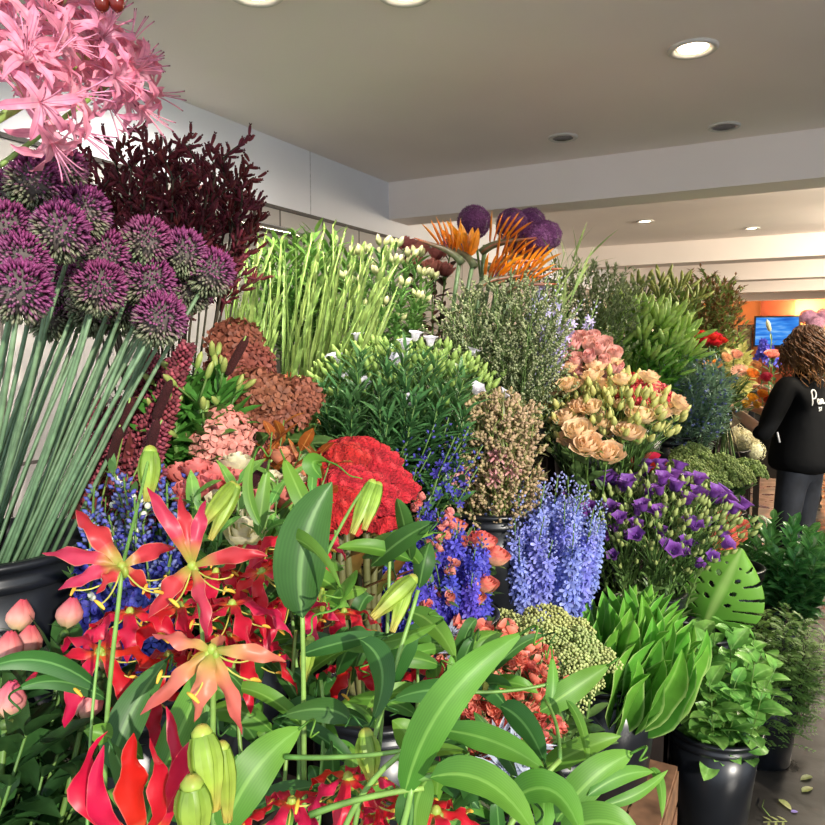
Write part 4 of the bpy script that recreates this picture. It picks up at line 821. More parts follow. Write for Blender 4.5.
bunch('sedum', k_corymb('sedum', 'flower', sd, .5, .046, 13, .0033, 26, .6, leafc='#6a8a4a'), 'pale green domed sedum head', 'green sedum heads', n=14, c=(535, 646), rx=64, ry=34, rz=.17, d=1.68, rank=True)
sr = k_branchy('spray_rose', 'flower', mat('spray_petal', [(0, '#d9624e'), (1, '#f39a84')], .5, .3), .5, 8, .62, .1, lambda h, q, d: rose_head(h, q, .014, .018, 7, .9, d, .05, U(0, 6)), 3, leafm('spray_leaf', '#567a44'), .035, .014, 3)
bunch('spray', sr, 'coral spray rose stem of many small blooms', 'coral spray roses', n=22, c=(482, 668), rx=56, ry=36, rz=.14, d=1.48, rank=False)
bunch('spray', k_thistle(), 'silvery blue spiky thistle head under the gloriosa leaves', 'silvery thistles', pts=[(512, 742, 1.22), (498, 728, 1.25), (524, 752, 1.25), (506, 762, 1.18), (530, 735, 1.3), (448, 622, 1.45), (458, 640, 1.4)])
bunch('indigo', k_spike('delphinium', 'flower', ('#2a2a86', '#4d4cb4', '#7a7fae'), .5, .45, 80, .015, .02, 5, '#4a6a40', budfrac=.35), 'indigo delphinium spike between the alliums and gloriosas', 'indigo delphiniums', n=16, c=(142, 505), rx=56, ry=42, rz=.1, d=1.08, rank=True)
bunch('indigo', k_branchy('snowberry', 'flower', mat('white_berry', [(0, '#dfe3c4'), (1, '#f3f1e6')], .4, .2), .5, 8, .5, .1, lambda h, q, d: h.ball(q, .005, n=7, m=5), 2, leafm('snow_leaf', '#5a7f46'), .03, .012, 4), 'white-berried sprig among the indigo delphiniums', 'white-berried sprigs', n=5, c=(140, 505), rx=50, ry=36, rz=.1, d=1.12, rank=False)
for nm_, st_, lab_, pts_ in [
    ('smallcoral', [(0, '#d9625a'), (1, '#ef8f86')], 'coral pink rose below the hydrangeas', [(178, 462, 1.25), (196, 458, 1.22), (216, 464, 1.2), (206, 474, 1.15), (188, 480, 1.1), (240, 470, 1.18), (262, 490, 1.12), (286, 486, 1.15)]),
    ('smallcream', [(0, '#d9d79c'), (1, '#efe3c4')], 'cream rose below the hydrangeas', [(238, 452, 1.25), (250, 470, 1.2), (228, 490, 1.1), (272, 470, 1.2), (298, 474, 1.18), (256, 510, 1.05), (244, 522, 1.0)]),
    ('smallorange', [(0, '#d9865a'), (1, '#eda67e')], 'orange rose below the hydrangeas', [(288, 446, 1.3), (306, 462, 1.25), (312, 486, 1.15)])]:
    bunch('smallrose', k_rose(nm_, st_, .026, .036, .95, 11, .05, .45, '#4f7a3a', leaves=8), lab_, lab_.replace(' rose ', ' roses '), pts=pts_)
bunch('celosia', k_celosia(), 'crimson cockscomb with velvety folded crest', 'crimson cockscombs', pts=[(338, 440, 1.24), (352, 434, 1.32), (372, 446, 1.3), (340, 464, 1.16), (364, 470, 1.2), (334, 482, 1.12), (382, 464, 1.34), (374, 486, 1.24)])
oak = leafy('oak_sprig', 'foliage', leafm('oak_leaf', '#8a4a22', '#b5652e', rib='#c98a4a'), .45, 12, .5, .075, .028, 1., .4, nu=4)
bunch('smallrose', oak, 'orange-brown autumn leaf sprig beside the cockscombs', 'orange-brown leaf sprigs', pts=[(272, 432, 1.3), (284, 420, 1.35), (302, 446, 1.28), (330, 462, 1.12), (322, 448, 1.2), (296, 462, 1.2)])
bunch('smallrose', leafy('greenery_sprig', 'foliage', leafm('fill_leaf', '#4f8a38', '#7fb04f', rib='#8fc060'), .45, 18, .5, .07, .022, 1., .5, nu=3), 'fresh green leafy stem among the coral and cream roses', 'fresh green stems among the roses', n=8, c=(255, 505), rx=75, ry=30, rz=.08, d=1.05, rank=False)
PE = k_rose('peony', [(0, '#c9c58a'), (.45, '#e9a49a'), (1, '#d9506e')], .0165, .027, -.35, 14, .02, .38, '#3f6a34', 'peony', leaves=10)
bunch('peony', PE, 'pink and green closed peony bud', 'pink peony buds', pts=[(22, 604, .78), (10, 636, .72), (30, 630, .76), (72, 602, .8), (12, 686, .66), (92, 690, .7), (112, 640, .72)])
bunch('peony', leafy('peony_sprig', 'foliage', leafm('peony_leaf', '#234020', '#375a2c', rough=.35), .4, 20, .3, .09, .03, 1., .7, nu=3), 'shade-darkened green leafy stem under the peony buds', 'shade-darkened peony foliage', n=12, c=(45, 715), rx=70, ry=50, rz=.08, d=.72, rank=False)  # leaf green darkened to stand in for the shade of this corner
# berries at the top edge
r = empty('berry_sprig', P(112, -40, .9), 'dark red berry sprig at the top edge above the nerines', 'flower'); m = MB(); m.tube([V((0, 0, 0)), P(105, -5, .9)-P(112, -40, .9)], .002, .0015); m.tube(bez([V((0, 0, 0)), P(20, -60, .95)-P(112, -40, .9), P(-120, 120, 1.0)-P(112, -40, .9), V(BUCKETS['nerine'][0])+V((0, 0, .08))-P(112, -40, .9)], 14), .003, .003); obj('stem', m.mesh('stem', DARKS), r)
for px, py in ((102, 3), (117, 3), (56, -2), (109, -8)):
    m = MB(); m.ball(P(px, py, .9)-P(112, -40, .9), .0095, n=12, m=8, st=1.15); m.spindle(P(px, py+6, .9)-P(112, -40, .9), (0, 0, -1), .002, .006); obj('berry', m.mesh('berry', mat('dark_berry', '#6d1a1c', .2, noise=.1)), r)
# ------------------------------------------------------------------ gloriosa lilies in front
GLL = leafm('gloriosa_leaf', '#477a2a', '#6f9f3a', rib='#7aa84a', rough=.42, trans=.3, noise=.16, nscale=22, veins=.07, spec=.3)
GLD = leafm('gloriosa_leaf_deep', '#2e5724', '#426f30', rib='#628e4a', rough=.42, trans=.25, noise=.16, nscale=22, veins=.08, spec=.3)
GLS = mat('gloriosa_stem', [(0, '#56803a'), (1, '#7da04c')], .4)
PET_UP = mat('gloriosa_petal_back', [(0, '#8fa53c'), (.2, '#b98a48'), (.34, '#c9404c'), (1, '#b3243f')], .4, .3, edge='#d98a70', edgew=(.9, 1.), jit=.1, noise=.08)
PET_OLD = mat('gloriosa_petal_pale', [(0, '#8fa53c'), (.25, '#c79a58'), (.5, '#d67a62'), (1, '#cc6258')], .4, .3, jit=.1, noise=.08)
PET_IN = mat('gloriosa_petal_face', [(0, '#d9a83c'), (.1, '#d9552e'), (.2, '#d22036'), (1, '#c8143a')], .38, .35, edge='#d9605a', edgew=(.9, 1.), jit=.1, noise=.08)
BUDM = mat('gloriosa_bud', [(0, '#7fa03a'), (.6, '#a3bd4c'), (1, '#b9a850')], .4, .25, jit=.1)
STAM = mat('gloriosa_stamen', [(0, '#a9b24a'), (1, '#c9c060')], .5); ANTH = mat('anther', '#d9a53a', .7)
def side_of(pts, roll):
    t = (pts[-1]-pts[0]).normalized(); v = (pts[len(pts)//2]-CAMLOC).normalized(); return rot(t.cross(v).normalized(), t, roll)
GB = V(BUCKETS['glor'][0])+V((0, 0, .06))
class Vine:
    def __init__(s, label, off=(0, 0)):
        s.o = GB+V((off[0], off[1], 0)); s.r = empty('gloriosa_lily', s.o, label, 'flower', 'red gloriosa lilies'); s.leafn = 0
    def part(s, n, b, m, parent=None, lab=None):
        c = obj(n, b.mesh(n, m, off=s.o), parent or s.r)
        if lab: c['label'] = lab
        return c
    def stem(s, *ps, r=.0026):
        pts = [s.o]+[P(*p) for p in ps]; n = len(pts); path = bez(pts, 18) if n <= 4 else bez(pts, 26)
        b = MB(); b.tube(path, r, r*.7, 7); s.part('stem', b, GLS); s.path = path
    def branch(s, *ps, r=.0018):
        b = MB(); b.tube(bez([P(*p) for p in ps], 10), r, r*.8, 6); s.part('stem', b, GLS)
    def leaf(s, a, c, e, W, roll=.3, m=GLL, tendril=True, cup=.22, twist=0., wave=.03):
        d = (a[2]+e[2])/2; pts = bez([P(*a), P(*c), P(*e)], 12); b = MB(); b.blade(pts, W/FPX*d, side=side_of(pts, roll), cup=cup, nu=6, twist=twist, wave=wave, wf=1.5, prof=lanc)
        lf = s.part('leaf', b, m)
        if tendril:
            t = (pts[-1]-pts[-3]).normalized(); sd = side_of(pts, 0); n = sd.cross(t); q = [pts[-1]-t*.004]; k = .011
            for i in range(16): t = rot(t, sd, -.32-.02*i); q.append(q[-1]+t*k*.34*(1-i*.03))
            b = MB(); b.tube(q, .0012, .0006, 5); s.part('tendril', b, m, lf)
    def petal(s, bl, h, c, e, W, roll=.2, m=PET_UP, wave=.26, cup=.4, twist=.55):
        d = (h[2]+e[2])/2; pts = bez([P(*h), P(*c), P(*e)], 14); b = MB(); b.blade(pts, W/FPX*d, side=side_of(pts, roll), cup=cup, wave=wave, wf=2.3, nu=6, twist=twist, prof=ptl, ph=U(0, 6)); s.part('petal', b, m, bl)
    def hub(s, h):
        c = P(*h); b = MB(); b.ball(c, .0042, n=10, m=7, st=1.3)
        for k in range(3): b.ball(c+V((math.cos(2.1*k)*.004, math.sin(2.1*k)*.003, -.004)), .003, n=6, m=5, st=1.8)
        return s.part('bloom', b, BUDM)
    def star(s, h, tips, m=PET_UP, W=17, lift=10, near=.02):
        bl = s.hub(h)
        for t in tips:
            px, py, dz = t[:3]; w = t[3] if len(t) > 3 else W; e = (px, py, h[2]+dz); c = ((h[0]+px)/2, (h[1]+py)/2-lift, h[2]+dz*.4-near); s.petal(bl, h, c, e, w, U(-.3, .4), m)
        s.stamens(bl, h, 5); return bl
    def stamens(s, bl, h, n, ax=None):
        c = P(*h)
        for k in range(n):
            a = 2*PI*k/n+.4; d = (RT3*math.cos(a)+TOC*math.sin(a)*.9-UPW*.55).normalized(); e = c+d*.045+UPW*.004; b = MB(); b.tube(bez([c, c+d*.02-UPW*.012, e], 6), .0009, .0007, 5); st = s.part('stamen', b, STAM, bl)
            x = rot(d, UPW, 1.3); b = MB(); b.tube(bez([e-x*.006, e+UPW*.0015, e+x*.006], 4), lambda t: .0013*math.sin(PI*(.1+.8*t))+.0004, n=6); 
            c2 = b.mesh('anther', ANTH, off=s.o); st.data.materials.append(ANTH); _join(st.data, b, s.o)
    def bloom(s, px, py, d, R, n=6, ph=0., up=1., m=PET_IN, W=.018, tilt=(0, 0)):
        """a nodding bloom seen from its face: petals swept up and back from the hub"""
        h = (px, py, d); bl = s.hub(h); c = P(*h); A = (UPW*up+RT3*tilt[0]+TOC*tilt[1]).normalized(); a = perp(A); b2 = A.cross(a)
        for k in range(n):
            th = 2*PI*k/n+ph; e = a*math.cos(th)+b2*math.sin(th); b = MB(); b.leaf(c, e*.95+A*.1, -A*.8+e*.2, R*U(.9, 1.1), W, -U(1.2, 1.9), 12, ptl, cup=.35, wave=.3, wf=2.6, nu=6, ph=U(0, 6), twist=U(-.8, .8)); s.part('petal', b, m, bl)
        s.stamens(bl, h, 5)
    def bud(s, a, e, W, n=6, m=BUDM):
        """a hanging green bud of closed ribs"""
        A, E = P(*a), P(*e); d = (E-A); L = d.length; d = d.normalized(); x = perp(d); y = d.cross(x); w = W/FPX*a[2]*.5; b = MB()
        for k in range(n):
            th = 2*PI*k/n; e_ = x*math.cos(th)+y*math.sin(th); pts = [A+d*(L*t)+e_*(w*(.35+.65*math.sin(PI*min(1, t*.9+.1)))*(1-.55*t)) for t in (0, .15, .35, .6, .8, 1)]
            b.blade(pts, w*1.25, side=d.cross(e_), prof=lambda t: .5+.6*math.sin(PI*min(1, t+.12)), cup=-.35, nu=4)
        b.ball(A, w*.55, n=8, m=5); s.part('bud', b, m)
def _join(me, b, off):
    """adds the anther to its stamen's mesh"""
    bm = bmesh.new(); bm.from_mesh(me); uvl = bm.loops.layers.uv.verify(); base = [bm.verts.new((x-off[0], y-off[1], z-off[2])) for x, y, z in b.v]
    for f in b.f:
        try:
            q = bm.faces.new([base[i] for i in f]); q.material_index = 1; q.smooth = True
        except ValueError: pass
    bm.to_mesh(me); bm.free()

v = Vine('gloriosa with bloom at far left, petals flung out beside the allium bucket', (-.05, .03))
v.stem((60, 860, .6), (112, 700, .62), (122, 567, .62))
v.star((122, 567, .62), [(76, 510, .02, 22), (42, 553, .0, 18), (58, 590, -.02, 16), (96, 594, -.02, 15), (176, 548, .05, 17), (150, 600, .03, 15)])
v.bloom(100, 652, .66, .075, 6, .4, tilt=(.3, .3)); v.bloom(130, 612, .72, .07, 6, .8); v.leaf((108, 700, .64), (60, 668, .62), (16, 690, .6), 20, .2, GLD); v.leaf((100, 690, .62), (40, 640, .6), (-20, 672, .58), 26, .3, GLD)
v.leaf((112, 770, .6), (118, 720, .62), (168, 658, .64), 44, .1, GLD); v.bud((150, 452, .75), (148, 502, .74), 26)
v.branch((122, 567, .62), (140, 500, .7), (150, 452, .75))
v = Vine('gloriosa with the large six-petalled bloom at the middle of the red mass', (.0, .04))
v.stem((150, 880, .62), (230, 720, .66), (192, 566, .64))
v.star((192, 566, .63), [(147, 487, .0, 16), (180, 496, .02, 15), (206, 500, .02, 15), (268, 556, -.01, 17), (148, 618, -.02, 21), (207, 640, -.02, 17)])
v.bloom(232, 604, .72, .075, 6, 0); v.bloom(262, 572, .78, .08, 6, .5, tilt=(-.3, .2)); v.bloom(180, 606, .74, .07, 6, 1.); v.bloom(290, 600, .78, .07, 6, .2); v.bloom(216, 572, .82, .07, 6, .6); v.bloom(246, 548, .86, .07, 6, .1); v.bloom(228, 636, .76, .075, 6, .9)
v.bud((232, 486, .7), (200, 528, .66), 20); v.bud((236, 488, .7), (210, 540, .68), 18); v.leaf((262, 528, .72), (238, 490, .72), (255, 455, .74), 14, .4)
v = Vine('gloriosa with the pale orange-pink bloom hanging below the red mass', (.03, .02))
v.stem((200, 900, .56), (215, 760, .58), (213, 655, .57), r=.003)
v.star((212, 650, .56), [(152, 634, .0, 17), (140, 715, .0, 18), (194, 722, -.02, 24), (242, 735, .0, 17), (286, 662, .01, 17), (226, 640, .06, 14)], PET_OLD, lift=6)
v.bloom(246, 650, .72, .07, 6, .8); v.bloom(150, 690, .72, .06, 5, .3); v.bloom(168, 655, .76, .065, 6, .5)
v.leaf((150, 800, .62), (186, 716, .64), (222, 640, .66), 44, -.2, GLL); v.leaf((222, 836, .52), (246, 762, .52), (302, 727, .56), 52, .2, GLL, cup=.12)
v = Vine('gloriosa at the bottom left corner with bright red upright petals', (-.02, -.05))
v.stem((90, 960, .5), (120, 900, .5), (140, 842, .5), r=.003)
bl = v.hub((140, 842, .5))
for h, c, e, W, r_ in [((138, 840, .5), (48, 800, .48), (108, 731, .5), 28, .3), ((138, 842, .5), (78, 830, .47), (104, 745, .48), 22, -.3), ((142, 842, .5), (128, 790, .47), (134, 733, .5), 32, .2), ((146, 842, .5), (176, 800, .47), (150, 738, .5), 24, .5), ((150, 842, .51), (196, 700, .5), (216, 780, .5), 22, .1), ((152, 842, .53), (200, 780, .54), (166, 706, .55), 26, .4)]:
    v.petal(bl, h, c, e, W, r_, PET_IN, .2, .3, .5)
v.bud((202, 735, .47), (214, 812, .46), 40); v.bud((222, 748, .48), (228, 822, .48), 28); v.bud((192, 786, .45), (196, 850, .45), 44)
v.leaf((160, 850, .55), (128, 780, .56), (110, 742, .56), 30, .3, GLD); v.branch((88, 900, .54), (84, 760, .56), (100, 640, .6), r=.0015)
v = Vine('gloriosa with the tall dark green leaf standing at the middle', (.05, .06))
v.stem((300, 860, .62), (306, 740, .64), (302, 606, .64), r=.003)
v.leaf((303, 618, .62), (290, 540, .62), (332, 482, .64), 64, .15, GLD, cup=.35, tendril=False); v.leaf((276, 540, .66), (308, 526, .6), (342, 592, .58), 24, .9, GLL, cup=.5); v.leaf((330, 600, .62), (352, 570, .6), (338, 608, .57), 46, .4, GLL, cup=.6)
v.bloom(302, 532, .82, .075, 6, .2); v.bloom(268, 545, .85, .07, 5, .9); v.bud((372, 484, .72), (352, 534, .7), 20); v.bud((378, 486, .72), (364, 530, .7), 18); v.branch((302, 606, .64), (360, 480, .72), (372, 484, .72))
v.leaf((312, 520, .76), (296, 486, .76), (284, 458, .78), 24, .4); v.leaf((322, 478, .8), (300, 455, .8), (330, 462, .8), 26, .4, GLL); v.leaf((258, 536, .75), (262, 500, .75), (268, 466, .76), 18, .2)
v = Vine('gloriosa with the long pale bare stem and green hanging buds', (.07, .03))
v.stem((310, 830, .54), (390, 700, .6), (418, 590, .62), r=.0026)
v.bud((412, 580, .62), (372, 618, .6), 24); v.bud((408, 584, .62), (392, 632, .6), 20); v.bud((366, 736, .56), (372, 782, .55), 30)
v.bloom(344, 612, .84, .065, 6, .3); v.bloom(352, 664, .8, .055, 5, .7); v.bloom(436, 668, .86, .055, 6, .2, tilt=(.3, .3)); v.bloom(400, 640, .9, .06, 5, .4)
v.leaf((360, 640, .62), (398, 660, .6), (372, 722, .58), 36, .6, GLD); v.leaf((408, 612, .72), (436, 615, .7), (456, 660, .68), 27, .3); v.leaf((330, 640, .7), (380, 655, .66), (440, 622, .66), 20, -.4, GLL); v.leaf((300, 655, .66), (340, 640, .66), (388, 634, .66), 22, .3, GLD)
v = Vine('gloriosa with the small red blooms low at the bottom middle', (.06, -.03))
v.stem((290, 900, .5), (330, 800, .52), (410, 748, .52), r=.0028)
v.bloom(348, 778, .56, .05, 6, .4, W=.014); v.bloom(292, 802, .58, .055, 6, .1, W=.015); v.bloom(402, 800, .58, .05, 6, .7, W=.015); v.bloom(436, 812, .54, .045, 5, .2, W=.015); v.bloom(372, 812, .62, .05, 6, .3, W=.014)
v.leaf((350, 720, .62), (330, 700, .62), (282, 716, .62), 30, .3, GLD); v.leaf((392, 760, .56), (430, 745, .54), (468, 752, .52), 18, .4, GLL); v.leaf((408, 836, .5), (418, 800, .5), (402, 786, .5), 40, .2, GLD, tendril=False)
v.branch((285, 757, .54), (350, 760, .53), (414, 749, .52), r=.002); v.branch((310, 815, .5), (360, 795, .5), (424, 788, .5), r=.0024)
v = Vine('gloriosa with the large bright green leaf at the lower middle', (.09, .0))
v.stem((360, 920, .48), (400, 860, .5), (412, 785, .5), r=.0032)
v.leaf((404, 800, .5), (424, 690, .48), (524, 632, .52), 46, .15, GLL, cup=.2); v.leaf((430, 778, .48), (492, 758, .46), (536, 836, .47), 44, .5, GLL, cup=.25, tendril=False); v.leaf((506, 806, .5), (556, 758, .48), (582, 836, .48), 42, .6, GLL, cup=.3, tendril=False)
v.leaf((440, 730, .6), (500, 735, .58), (545, 770, .56), 34, .3, GLL); v.leaf((430, 776, .5), (408, 800, .5), (418, 850, .5), 36, .3, GLL, tendril=False); v.branch((412, 780, .5), (470, 765, .49), (520, 790, .5), r=.0025)
v = Vine('gloriosa spreading its leaves toward the wooden crate, rightmost', (.12, .03))
v.stem((420, 900, .52), (520, 800, .56), (560, 760, .58), r=.003)
v.leaf((556, 822, .56), (590, 770, .56), (634, 752, .58), 40, .3, GLL, tendril=True); v.leaf((588, 796, .56), (622, 768, .57), (654, 772, .58), 20, .2, GLL, tendril=False); v.leaf((650, 768, .58), (664, 774, .58), (662, 818, .57), 12, .2, GLL, tendril=False)
v.leaf((540, 712, .66), (572, 690, .66), (610, 664, .68), 30, .2, GLL); v.leaf((548, 716, .66), (556, 690, .66), (552, 655, .68), 16, .3, GLL); v.leaf((566, 700, .64), (586, 720, .63), (588, 766, .62), 12, .3, GLL, tendril=False); v.leaf((500, 706, .64), (528, 716, .62), (545, 764, .6), 34, .5, GLD); v.leaf((470, 700, .66), (440, 680, .66), (392, 700, .66), 30, .3, GLD)
v.leaf((560, 836, .52), (600, 806, .5), (640, 836, .5), 44, .4, GLL, tendril=False); v.leaf((600, 806, .56), (640, 800, .56), (668, 770, .58), 14, .3, GLL, tendril=False); v.branch((440, 690, .66), (520, 700, .66), (600, 668, .68)); v.branch((560, 760, .58), (560, 720, .62), (545, 700, .66))
# the leafy stems that fill the bunch
for i, (cx, cy, d) in enumerate([(290, 690, .74), (330, 740, .68), (240, 720, .7), (410, 740, .7), (470, 790, .62), (330, 590, .88), (300, 640, .86), (385, 600, .78), (190, 770, .64), (520, 800, .66), (420, 680, .84), (360, 690, .8), (470, 700, .8)]):
    v = Vine('leafy gloriosa stem without open blooms deep in the front bunch', (U(-.06, .08), U(-.04, .06))); v.r['group'] = 'leafy gloriosa stems in the front bunch'
    v.stem((cx+U(-20, 20), cy+170, d-.04), (cx, cy, d), (cx+U(-20, 20), cy-60, d+.02))
    for k in range(9):
        x, y = cx+U(-50, 50), cy+U(-45, 75); a = U(0, 2*PI); L = U(55, 100); dz = U(-.05, .05); sc = .62/d
        e = (x+math.cos(a)*L*sc, y+math.sin(a)*L*.7*sc-12, d+dz); v.leaf((x, y, d), ((x+e[0])/2, (y+e[1])/2-U(8, 30), d+dz/2-.02), e, U(18, 32)*sc*1.1, U(-.7, .9), GLL if k % 2 else GLD, k % 3 == 0, cup=U(.15, .5))
    if i % 3 == 0: v.bud((cx+20, cy-50, d-.02), (cx+14, cy-8, d-.03), 18)

# ------------------------------------------------------------------ monstera, crate, floor scraps
def monstera():
    bp = BUCKETS['monst'][0]; base = P(712, 612, 2.5); tip = P(742, 550, 2.42); r = empty('monstera_leaf', bp+V((0, 0, .05)), 'big monstera leaf with slits and holes above the fern', 'leaf'); o = r.location.copy()
    b = MB(); b.tube(bez([o, o.lerp(base, .5)+V((.02, 0, .04)), base], 10), .006, .004, 8); obj('stalk', b.mesh('stalk', GREEN, off=o), r)
    ax = (P(742, 548, 2.4)-P(706, 622, 2.5)); L = ax.length; ax = ax.normalized(); sd = ax.cross((CAMLOC-base).normalized()).normalized(); n = sd.cross(ax); b = MB(); org = P(706, 622, 2.5)
    def pt(u, t):
        half = .145*(math.sin(PI*min(1, t*.86+.12))**.7)
        return org+ax*(L*(t+.18*abs(u)*(1-t)*0-.1*u*u))+sd*(half*u)+n*(-.035*u*u+.02*math.sin(t*3))
    NT, NU = 150, 26
    cut = lambda u, t: False
    vid = {}; vs = []; us = []
    for i in range(NT+1):
        for j in range(NU*2+1):
            vid[i, j] = len(vs); u = j/NU-1; t = i/NT; vs.append(pt(u, t)); us.append((.5+u/2, t))
    fs = []
    for i in range(NT):
        for j in range(NU*2):
            u = abs((j+.5)/NU-1); t = (i+.5)/NT; k = (t*1.0-u*.3)*6.2 % 1
            slit = u > .42 and k < .1+.16*(u-.4) and .12 < t < .9
            hole = ((u-.25)/.07)**2+((k-.55)/.16)**2 < 1 and .3 < t < .8
            if not slit and not hole: fs.append((vid[i, j], vid[i, j+1], vid[i+1, j+1], vid[i+1, j]))
    b.put(vs, fs, us); b.tube([pt(0, i/10)-n*.002 for i in range(11)], .003, .001); c = obj('leaf_blade', b.mesh('leaf_blade', leafm('monstera', '#5c9434', '#86b54a', rib='#a9cc70', rough=.35, noise=.1, nscale=12), off=o), r)
    bm = bmesh.new(); bm.from_mesh(c.data); bm.verts.ensure_lookup_table(); seen = set(); best = []
    for f0 in bm.verts:
        if f0.index in seen or not f0.link_faces: continue
        st = [f0]; comp = []; seen.add(f0.index)
        while st:
            q = st.pop(); comp.append(q)
            for e in q.link_edges:
                w = e.other_vert(q)
                if w.index not in seen: seen.add(w.index); st.append(w)
        if len(comp) > len(best): best = comp
    keep = set(best); bmesh.ops.delete(bm, geom=[q for q in bm.verts if q not in keep], context='VERTS'); bm.to_mesh(c.data); bm.free()
    md = c.modifiers.new('thick', 'SOLIDIFY'); md.thickness = .0015; md = c.modifiers.new('smooth', 'SMOOTH'); md.factor = .5; md.iterations = 3
monstera()
x, y = pos['aspid']
cr = empty('wooden_crate', (x, y, 0), 'weathered wooden crate under the aspidistra bucket', 'crate'); cm_ = mat('crate_wood', [(0, '#7d5a40'), (1, '#8f6a4c')], .75, noise=.45, nscale=16, jit=.2, bump=.3)
q = .175
for z0, z1 in ((.01, .1), (.12, .21), (.23, .32)):
    for nm, lo, hi in (('slat', (-q, -q, z0), (q, -q+.016, z1)), ('slat', (-q, q-.016, z0), (q, q, z1)), ('slat', (-q, -q+.018, z0), (-q+.016, q-.018, z1)), ('slat', (q-.016, -q+.018, z0), (q, q-.018, z1))):
        b = MB(); b.box(lo, hi); obj(nm, b.mesh(nm, cm_, smooth=False), cr)
for i in (-1, 1):
    for j in (-1, 1): b = MB(); b.box((i*(q-.036)-.018, j*(q-.036)-.018, 0), (i*(q-.036)+.018, j*(q-.036)+.018, .32)); obj('corner_post', b.mesh('corner_post', cm_, smooth=False), cr)
for k in range(4): b = MB(); x0 = -q+k*q/2; b.box((x0+.004, -q, .321), (x0+q/2-.004, q, .334)); obj('lid_board', b.mesh('lid_board', cm_, smooth=False), cr)
for px, py, c_, lab in [(779, 799, 'l', 'pale green leaf scrap lying on the stone floor by the buckets'), (787, 822, 'f', 'green feathery sprig fallen on the floor at the bottom edge'), (791, 812, 'p', 'tiny violet petal fallen on the wet floor'), (812, 776, 'l', 'yellowish leaf scrap on the floor near the right edge'), (802, 792, 'l', 'small brown leaf scrap on the floor right of the buckets'), (764, 800, 't', 'thin twig scrap on the floor between the buckets'), (668, 815, 't', 'thin stalk scrap on the floor beside the crate'), (815, 664, 'p', 'small purple petal on the floor under the fern')]:
    g = P_on_z(px, py, .004); b = MB(); a = U(0, 6)
    if c_ in 'lp': b.leaf((0, 0, 0), (math.cos(a), math.sin(a), .15), (0, 0, 1), .06 if c_ == 'l' else .025, .03 if c_ == 'l' else .018, .4, 5)
    elif c_ == 'f':
        for k in range(6): b.leaf((.012*k*math.cos(a), .012*k*math.sin(a), .002), (math.cos(a+(1 if k % 2 else -1)), math.sin(a+(1 if k % 2 else -1)), .1), (0, 0, 1), .035, .01, .3, 3)
        b.tube([(0, 0, .002), (.08*math.cos(a), .08*math.sin(a), .003)], .0012)
    else: b.tube([(0, 0, .002), (.05*math.cos(a), .05*math.sin(a), .003), (.09*math.cos(a+.3), .09*math.sin(a+.3), .002)], .0015)
    me = b.mesh('scrap', {'l': leafm('scrap_leaf', '#a9b86a', '#c9c98a'), 'f': leafm('scrap_leaf', '#a9b86a'), 'p': mat('scrap_petal', '#8a7ac0'), 't': PALEG}[c_])
    o = obj({'l': 'fallen_leaf', 'f': 'fallen_sprig', 'p': 'fallen_petal', 't': 'fallen_twig'}[c_], me); o.location = g; tag(o, lab, {'l': 'leaf', 'f': 'sprig', 'p': 'petal', 't': 'twig'}[c_], 'scraps on the floor')
# ------------------------------------------------------------------ people
def skin(name, nodes, edges, m, parent, sub=2, root=0):
    me = bpy.data.meshes.new(name); me.from_pydata([n[0] for n in nodes], edges, []); me.materials.append(m)
    o = obj(name, me, parent); md = o.modifiers.new('Skin', 'SKIN'); md.use_smooth_shade = True; md.branch_smoothing = .6
    for i, n in enumerate(nodes):
        r = n[1]; me.skin_vertices[0].data[i].radius = r if isinstance(r, tuple) else (r, r); me.skin_vertices[0].data[i].use_root = i == root
    s = o.modifiers.new('Sub', 'SUBSURF'); s.levels = sub; s.render_levels = sub
    return o
def chain(nodes, edges, start, items):
    p = start
    for it in items: nodes.append(it); edges.append((p, len(nodes)-1)); p = len(nodes)-1
    return p
SKIN = mat('skin', '#c99a80', .5, noise=.05, jit=0, hue=0); SKIN.node_tree.nodes['Principled BSDF'].inputs['Subsurface Weight'].default_value = .1
def hand(nodes, edges, wrist, w, d, up, out):
    """palm, five curled fingers and a thumb from the wrist node on"""
    w, d, up, out = V(w), V(d).normalized(), V(up).normalized(), V(out).normalized()
    palm = chain(nodes, edges, wrist, [(tuple(w+d*.035), (.03, .018)), (tuple(w+d*.075), (.036, .016))])
    for k, (off, l) in enumerate(((-.03, .062), (-.01, .07), (.01, .066), (.029, .052))):
        a = w+d*.088+out*off; chain(nodes, edges, palm, [(tuple(a), .0095), (tuple(a+d*l*.45-up*l*.12), .009), (tuple(a+d*l*.7-up*l*.45), .0082), (tuple(a+d*l*.62-up*l*.8), .007)])
    a = w+d*.03-out*.03; chain(nodes, edges, palm-1, [(tuple(a-out*.012-up*.01), .0105), (tuple(a-out*.02+d*.03-up*.025), .0095), (tuple(a-out*.012+d*.052-up*.035), .008)])
